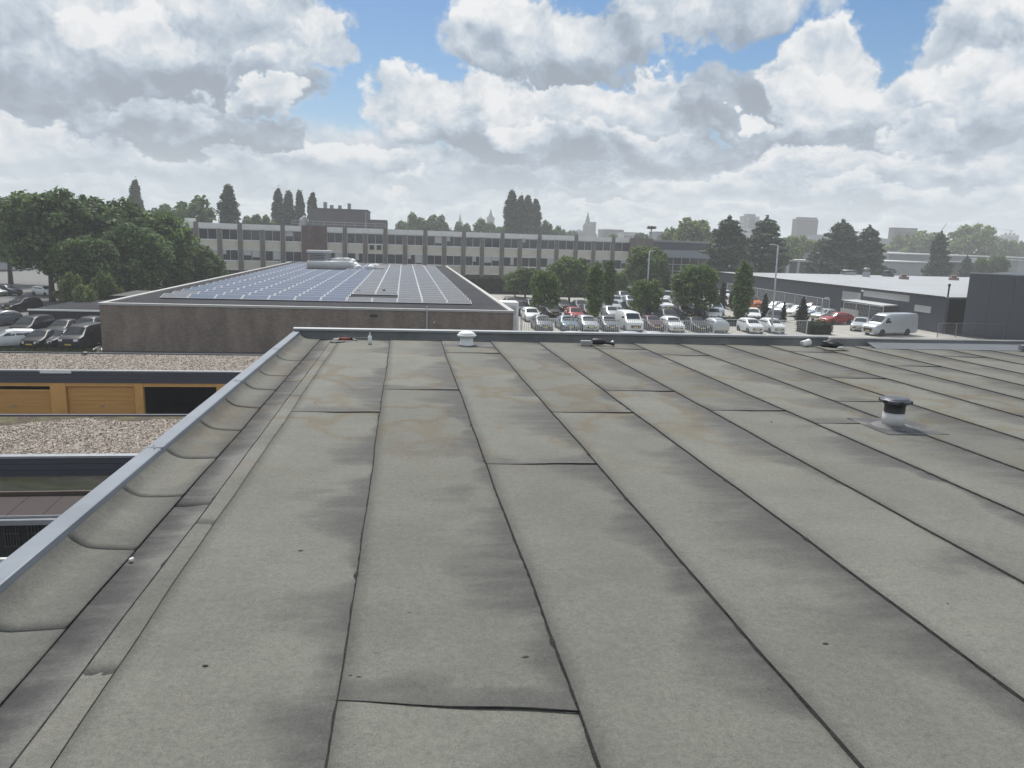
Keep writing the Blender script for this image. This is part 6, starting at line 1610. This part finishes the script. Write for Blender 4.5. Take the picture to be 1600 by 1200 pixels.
MB().box(4.1, 8.5, -2, 5, 0, zz(346.5)).build('stair_tower', M['far_brick'], ch)
MB().box(-14, 12, 5, 30, 0, zz(366)).build('nave', M['far_brick'], ch)
MB().add([(-14.3, 4.9, zz(366) + .02), (12.3, 4.9, zz(366) + .02), (12.3, 30, zz(366) + .02), (-14.3, 30, zz(366) + .02), (-14.3, 17, zz(360)), (12.3, 17, zz(360))], [(0, 1, 5, 4), (2, 3, 4, 5), (1, 2, 5), (3, 0, 4), (3, 2, 1, 0)]).build('nave_roof', M['slate'], ch)
MB().lathe([(5, 0), (4.4, 3), (2.5, 5), (.2, 6)], (-9, 0, zz(368)), 14).build('dome', M['slate'], ch, True)
for s in (-1.5, 1.5): MB().box(s - .7, s + .7, -4.15, -4.01, zz(362), zz(355)).build('belfry_opening', M['far_dark'], ch)
block('dark_office', 'low dark glazed office right of the church', 944, 975, 358.5, 620, 20, M['far_dark'], rows=2, cols=8)
block('pale_houses', 'row of pale low houses right of the dark office', 975, 1003, 363, 520, 15, M['far_pale'], rows=2, cols=8)
block('low_flats', 'low pale block left of the large willow like tree', 1027, 1046, 362, 420, 15, M['far_grey'], rows=2, cols=6)
block('grey_office', 'grey flat office far left of the church, half hidden in trees', 868, 900, 362, 640, 15, M['far_grey'], rows=2, cols=8)
# stork nest on its pole
p = at_y(1018, 356, 210); q = at_y(1018, 372, 210); t = thing('nest_pole', 'stork nest on a tall pole behind the brick end wall', 'nest pole', (p.x, 210, 0))
MB().tube((0, 0, 0), (0, 0, p.z - .2), .22, .18, 10).build('pole', M['grey_metal'], t)
nb = MB(); rr = random.Random(5)
for k in range(160):
    a_ = rr.uniform(0, 6.28); R_ = rr.uniform(.5, 1.25); z = p.z + rr.uniform(-.25, .35); d_ = a_ + 1.57 + rr.uniform(-.6, .6)
    nb.tube((R_ * math.cos(a_) - .5 * math.cos(d_), R_ * math.sin(a_) - .5 * math.sin(d_), z), (R_ * math.cos(a_) + .5 * math.cos(d_), R_ * math.sin(a_) + .5 * math.sin(d_), z + rr.uniform(-.15, .25)), .045, n=4)
tag(nb.build('nest', M['bark'], t), kind='stuff')
MB().lathe([(.2, -.3), (1.3, -.15), (1.3, -.05), (0, -.02)], (0, 0, p.z - .1), 14).build('platform', M['bark'], t)
# towers
t, w, h = block('apartment_tower', 'pale banded apartment tower with a darker core, left of the slab tower', 1162, 1187, 338, 690, 8, M['far_grey'], rows=9, cols=1, win=(.45, .5), wm=M['far_pale'])
MB().box(w * .35, w * .72, -.5, -.13, 0, h + 1.5).build('stair_core', M['far_dark'], t)
MB().box(w * .2, w * .8, 2, 7, h + .01, h + 2.2).build('roof_house', M['far_grey'], t)
block('apartment_block', 'white banded lower apartment block in front of the pale tower', 1154, 1191, 357, 660, 6, M['far_pale'], rows=5, cols=1, win=(.96, .4), wm=M['far_grey'])
t, w, h = block('slab_tower', 'brown slab tower on the skyline right of the lamp post', 1246, 1279, 342.5, 600, 8, M['far_brown'], rows=14, cols=9, wm=M['far_dark'], win=(.5, .45))
MB().box(w * .12, w * .97, 1, 7, h + .01, h + 1.6).build('roof_house', M['far_brown'], t)
block('low_office', 'low grey office right of the slab tower, above the trees', 1279, 1302, 367, 560, 16, M['far_grey'], rows=2, cols=6)
t, w, h = block('brown_office', 'brown stepped office with flat overhanging roof on the right skyline', 1398, 1434, 356, 470, 6, M['far_brown'], rows=3, cols=8)
MB().box(-14, -.01, 0, 6, 0, h - 7.5).build('side_wing', M['far_grey'], t)
MB().box(w + .01, w + 9, 2, 6, 0, h - 7).build('side_wing', M['far_pale'], t)
t, w, h = block('grey_tower', 'far grey block at the right edge of the skyline', 1571, 1593, 367, 800, 8, M['far_grey'], rows=4, cols=8)
for f in (.2, .5, .8): MB().box(w * f - .8, w * f + .8, 3, 5, h, h + 2.2).build('roof_unit', M['far_dark'], t)
block('far_flats', 'long pale flats between the pines on the skyline', 1340, 1380, 371, 640, 14, M['far_grey'], rows=3, cols=14)
# cranes
def crane(label, px, Y, base, top, jib, px2, py2):
    a = at_y(px, top, Y); b = at_y(px2, py2, Y); t = thing('crane', label, 'crane', (a.x, Y, 0))
    MB().tube((0, 0, 0), (0, 0, a.z), .7, n=4).build('mast', M['far_grey'], t)
    MB().tube((0, 0, a.z), (b.x - a.x, 0, b.z), .45, .25, n=4).build('jib', M['far_grey'], t)
    MB().cbox((0, 0, a.z), (2.4, 2, 2.2)).build('cab', M['far_pale'], t)
crane('thin mobile crane with raised jib behind the pale trees', 1466, 520, 0, 368, 1, 1479, 349)
crane('faint tower crane near the right edge of the skyline', 1580, 900, 0, 361, 1, 1566, 358)
# white pavilion with pillars, beyond the warehouse
a, b = at_y(1231, 405, 190), at_y(1283, 407, 190); zp = (a.z + b.z) / 2; w = b.x - a.x
t = thing('white_pavilion', 'white framed flat roofed pavilion beyond the warehouse roof', 'building', (a.x, 190, 0))
MB().box(-.3, w + .3, -.5, 10, zp - .5, zp).build('roof', M['white_paint'], t)
MB().box(.1, w - .1, .8, 9.8, 0, zp - .51).build('wall', M['far_grey'], t)
for f in (0.02, .32, .66, .96): MB().box(w * f - .18, w * f + .30, -.3, .3, 0, zp - .51).build('pillar', M['white_paint'], t)
t, w2, h2 = block('grey_shed', 'low dark roofed shed behind the white pavilion', 1250, 1305, 394, 240, 12, M['far_grey'], band=M['far_dark'])
# long industrial halls
Yh = 215
a, b = at_y(1384, 407, Yh), at_y(1462, 410, Yh)
t = thing('industrial_hall', 'long pale industrial hall with bright flat roof behind the warehouse', 'building', (a.x, Yh, 0)); w = b.x - a.x; hh = (a.z + b.z) / 2
MB().box(0, w, 0, 40, 0, hh - .4).build('wall', M['far_pale'], t); MB().box(-.3, w + .3, -.3, 40, hh - .399, hh).build('roof', M['white_paint'], t)
MB().box(0, w, -.5, -.01, 0, hh * .35).build('plinth', M['brick_red'], t)
a, b = at_y(1390, 396, 270), at_y(1640, 402, 270); t = thing('industrial_hall', 'very long grey hall with ribbed roof on the right, behind the pines', 'building', (a.x, 270, 0)); w = b.x - a.x; hh = (a.z + b.z) / 2
MB().box(0, w, 0, 60, 0, hh - .6).build('wall', M['far_grey'], t)
for k in range(12): MB().add([(w * k / 12 + .1, -.4, hh - .59), (w * (k + 1) / 12 - .1, -.4, hh - .59), (w * (k + 1) / 12 - .1, 60, hh - .59), (w * k / 12 + .1, 60, hh - .59), (w * k / 12 + .1, -.4, hh - .2), (w * (k + 1) / 12 - .1, -.4, hh - .2), (w * (k + 1) / 12 - .1, 60, hh + .6), (w * k / 12 + .1, 60, hh + .6)],
                             [(3, 2, 1, 0), (4, 5, 6, 7), (0, 1, 5, 4), (1, 2, 6, 5), (2, 3, 7, 6), (3, 0, 4, 7)]).build('roof_panel', M['hall_roof'], t)
a, b = at_y(1518, 410, 205), at_y(1594, 412, 205); t = thing('brown_shed', 'brown clad shed with flat roof behind the dark tall building', 'building', (a.x, 205, 0)); w = b.x - a.x; hh = (a.z + b.z) / 2
MB().box(0, w, 0, 20, 0, hh - .3).build('wall', M['far_brick'], t); MB().box(-.2, w + .2, -.2, 20.2, hh - .299, hh).build('roof', M['grey_metal'], t)
a, b = at_y(1592, 406, 200), at_y(1625, 407, 200); t = thing('white_shed', 'white shed at the right edge behind the dark tall building', 'building', (a.x, 200, 0)); w = b.x - a.x; hh = (a.z + b.z) / 2
MB().box(0, w, 0, 20, 0, hh - .3).build('wall', M['far_pale'], t); MB().box(-.2, w + .2, -.2, 20.2, hh - .299, hh).build('roof', M['white_metal'], t)
# blue shed at the left edge
a, b = at_y(-40, 346, 165), at_y(25, 347, 165); t = thing('blue_shed', 'blue clad shed roof edge at the far left behind the trees', 'building', (a.x, 165, 0)); w = b.x - a.x; hh = (a.z + b.z) / 2
MB().box(0, w, 0, 25, 0, hh - 2.2).build('wall', M['far_pale'], t); MB().box(-.3, w + .3, -.4, 25.3, hh - 2.199, hh).build('roof_band', mat('blue_band', (.08, .16, .27), .5), t)
# parked container by the office block and white unit at the corner of the solar roof
p = at_z(788, 474, 1.2); t = thing('white_container', 'white rooftop like container behind the far right corner of the brick building', 'container', (9.6, 74.5, 0))
MB().box(0, 1.7, 0, 2.6, .15, 2.9).build('body', M['white_paint'], t); MB().box(.2, 1.5, -.03, -.003, .5, 2.6).build('door', M['white_metal'], t)
for k in range(5): MB().box(.28, 1.42, -.05, -.032, 1.7 + .15 * k, 1.78 + .15 * k).build('louvre', M['grey_metal'], t)
# far woods that read as one mass
wd = MB(); rr = random.Random(19)
for k in range(420):
    az_ = rr.uniform(-1.2, 1.3); D = rr.uniform(420, 980); x, y = D * math.sin(az_), D * math.cos(az_); hgt = rr.uniform(7, 12) ; w_ = rr.uniform(8, 18)
    for _ in range(26):
        d = rdir(rr); pz = hgt * .55 + d.z * hgt * .45
        leaf(wd, Vector((x + d.x * w_ * .5, y + d.y * w_ * .5, max(.5, pz))), rr.uniform(1.6, 3.2), (d + rdir(rr) * .6).normalized(), rr, .8)
tag(wd.build('distant_woods', M['leaf_mid']), kind='stuff')
# the air
HZB = 1050.0
hb = MB().box(-HZB, HZB, -HZB, HZB, -1.0, 75.0)
hm = bpy.data.materials.new('haze'); hm.use_nodes = True; nt = hm.node_tree; nt.nodes.clear()
pv = nt.nodes.new('ShaderNodeVolumePrincipled'); pv.inputs['Color'].default_value = (.97, .98, 1.0, 1); pv.inputs['Density'].default_value = HAZE; pv.inputs['Anisotropy'].default_value = 0.0
o_ = nt.nodes.new('ShaderNodeOutputMaterial'); nt.links.new(pv.outputs[0], o_.inputs['Volume'])
if HAZE > 0: tag(hb.build('haze', hm), kind='stuff')
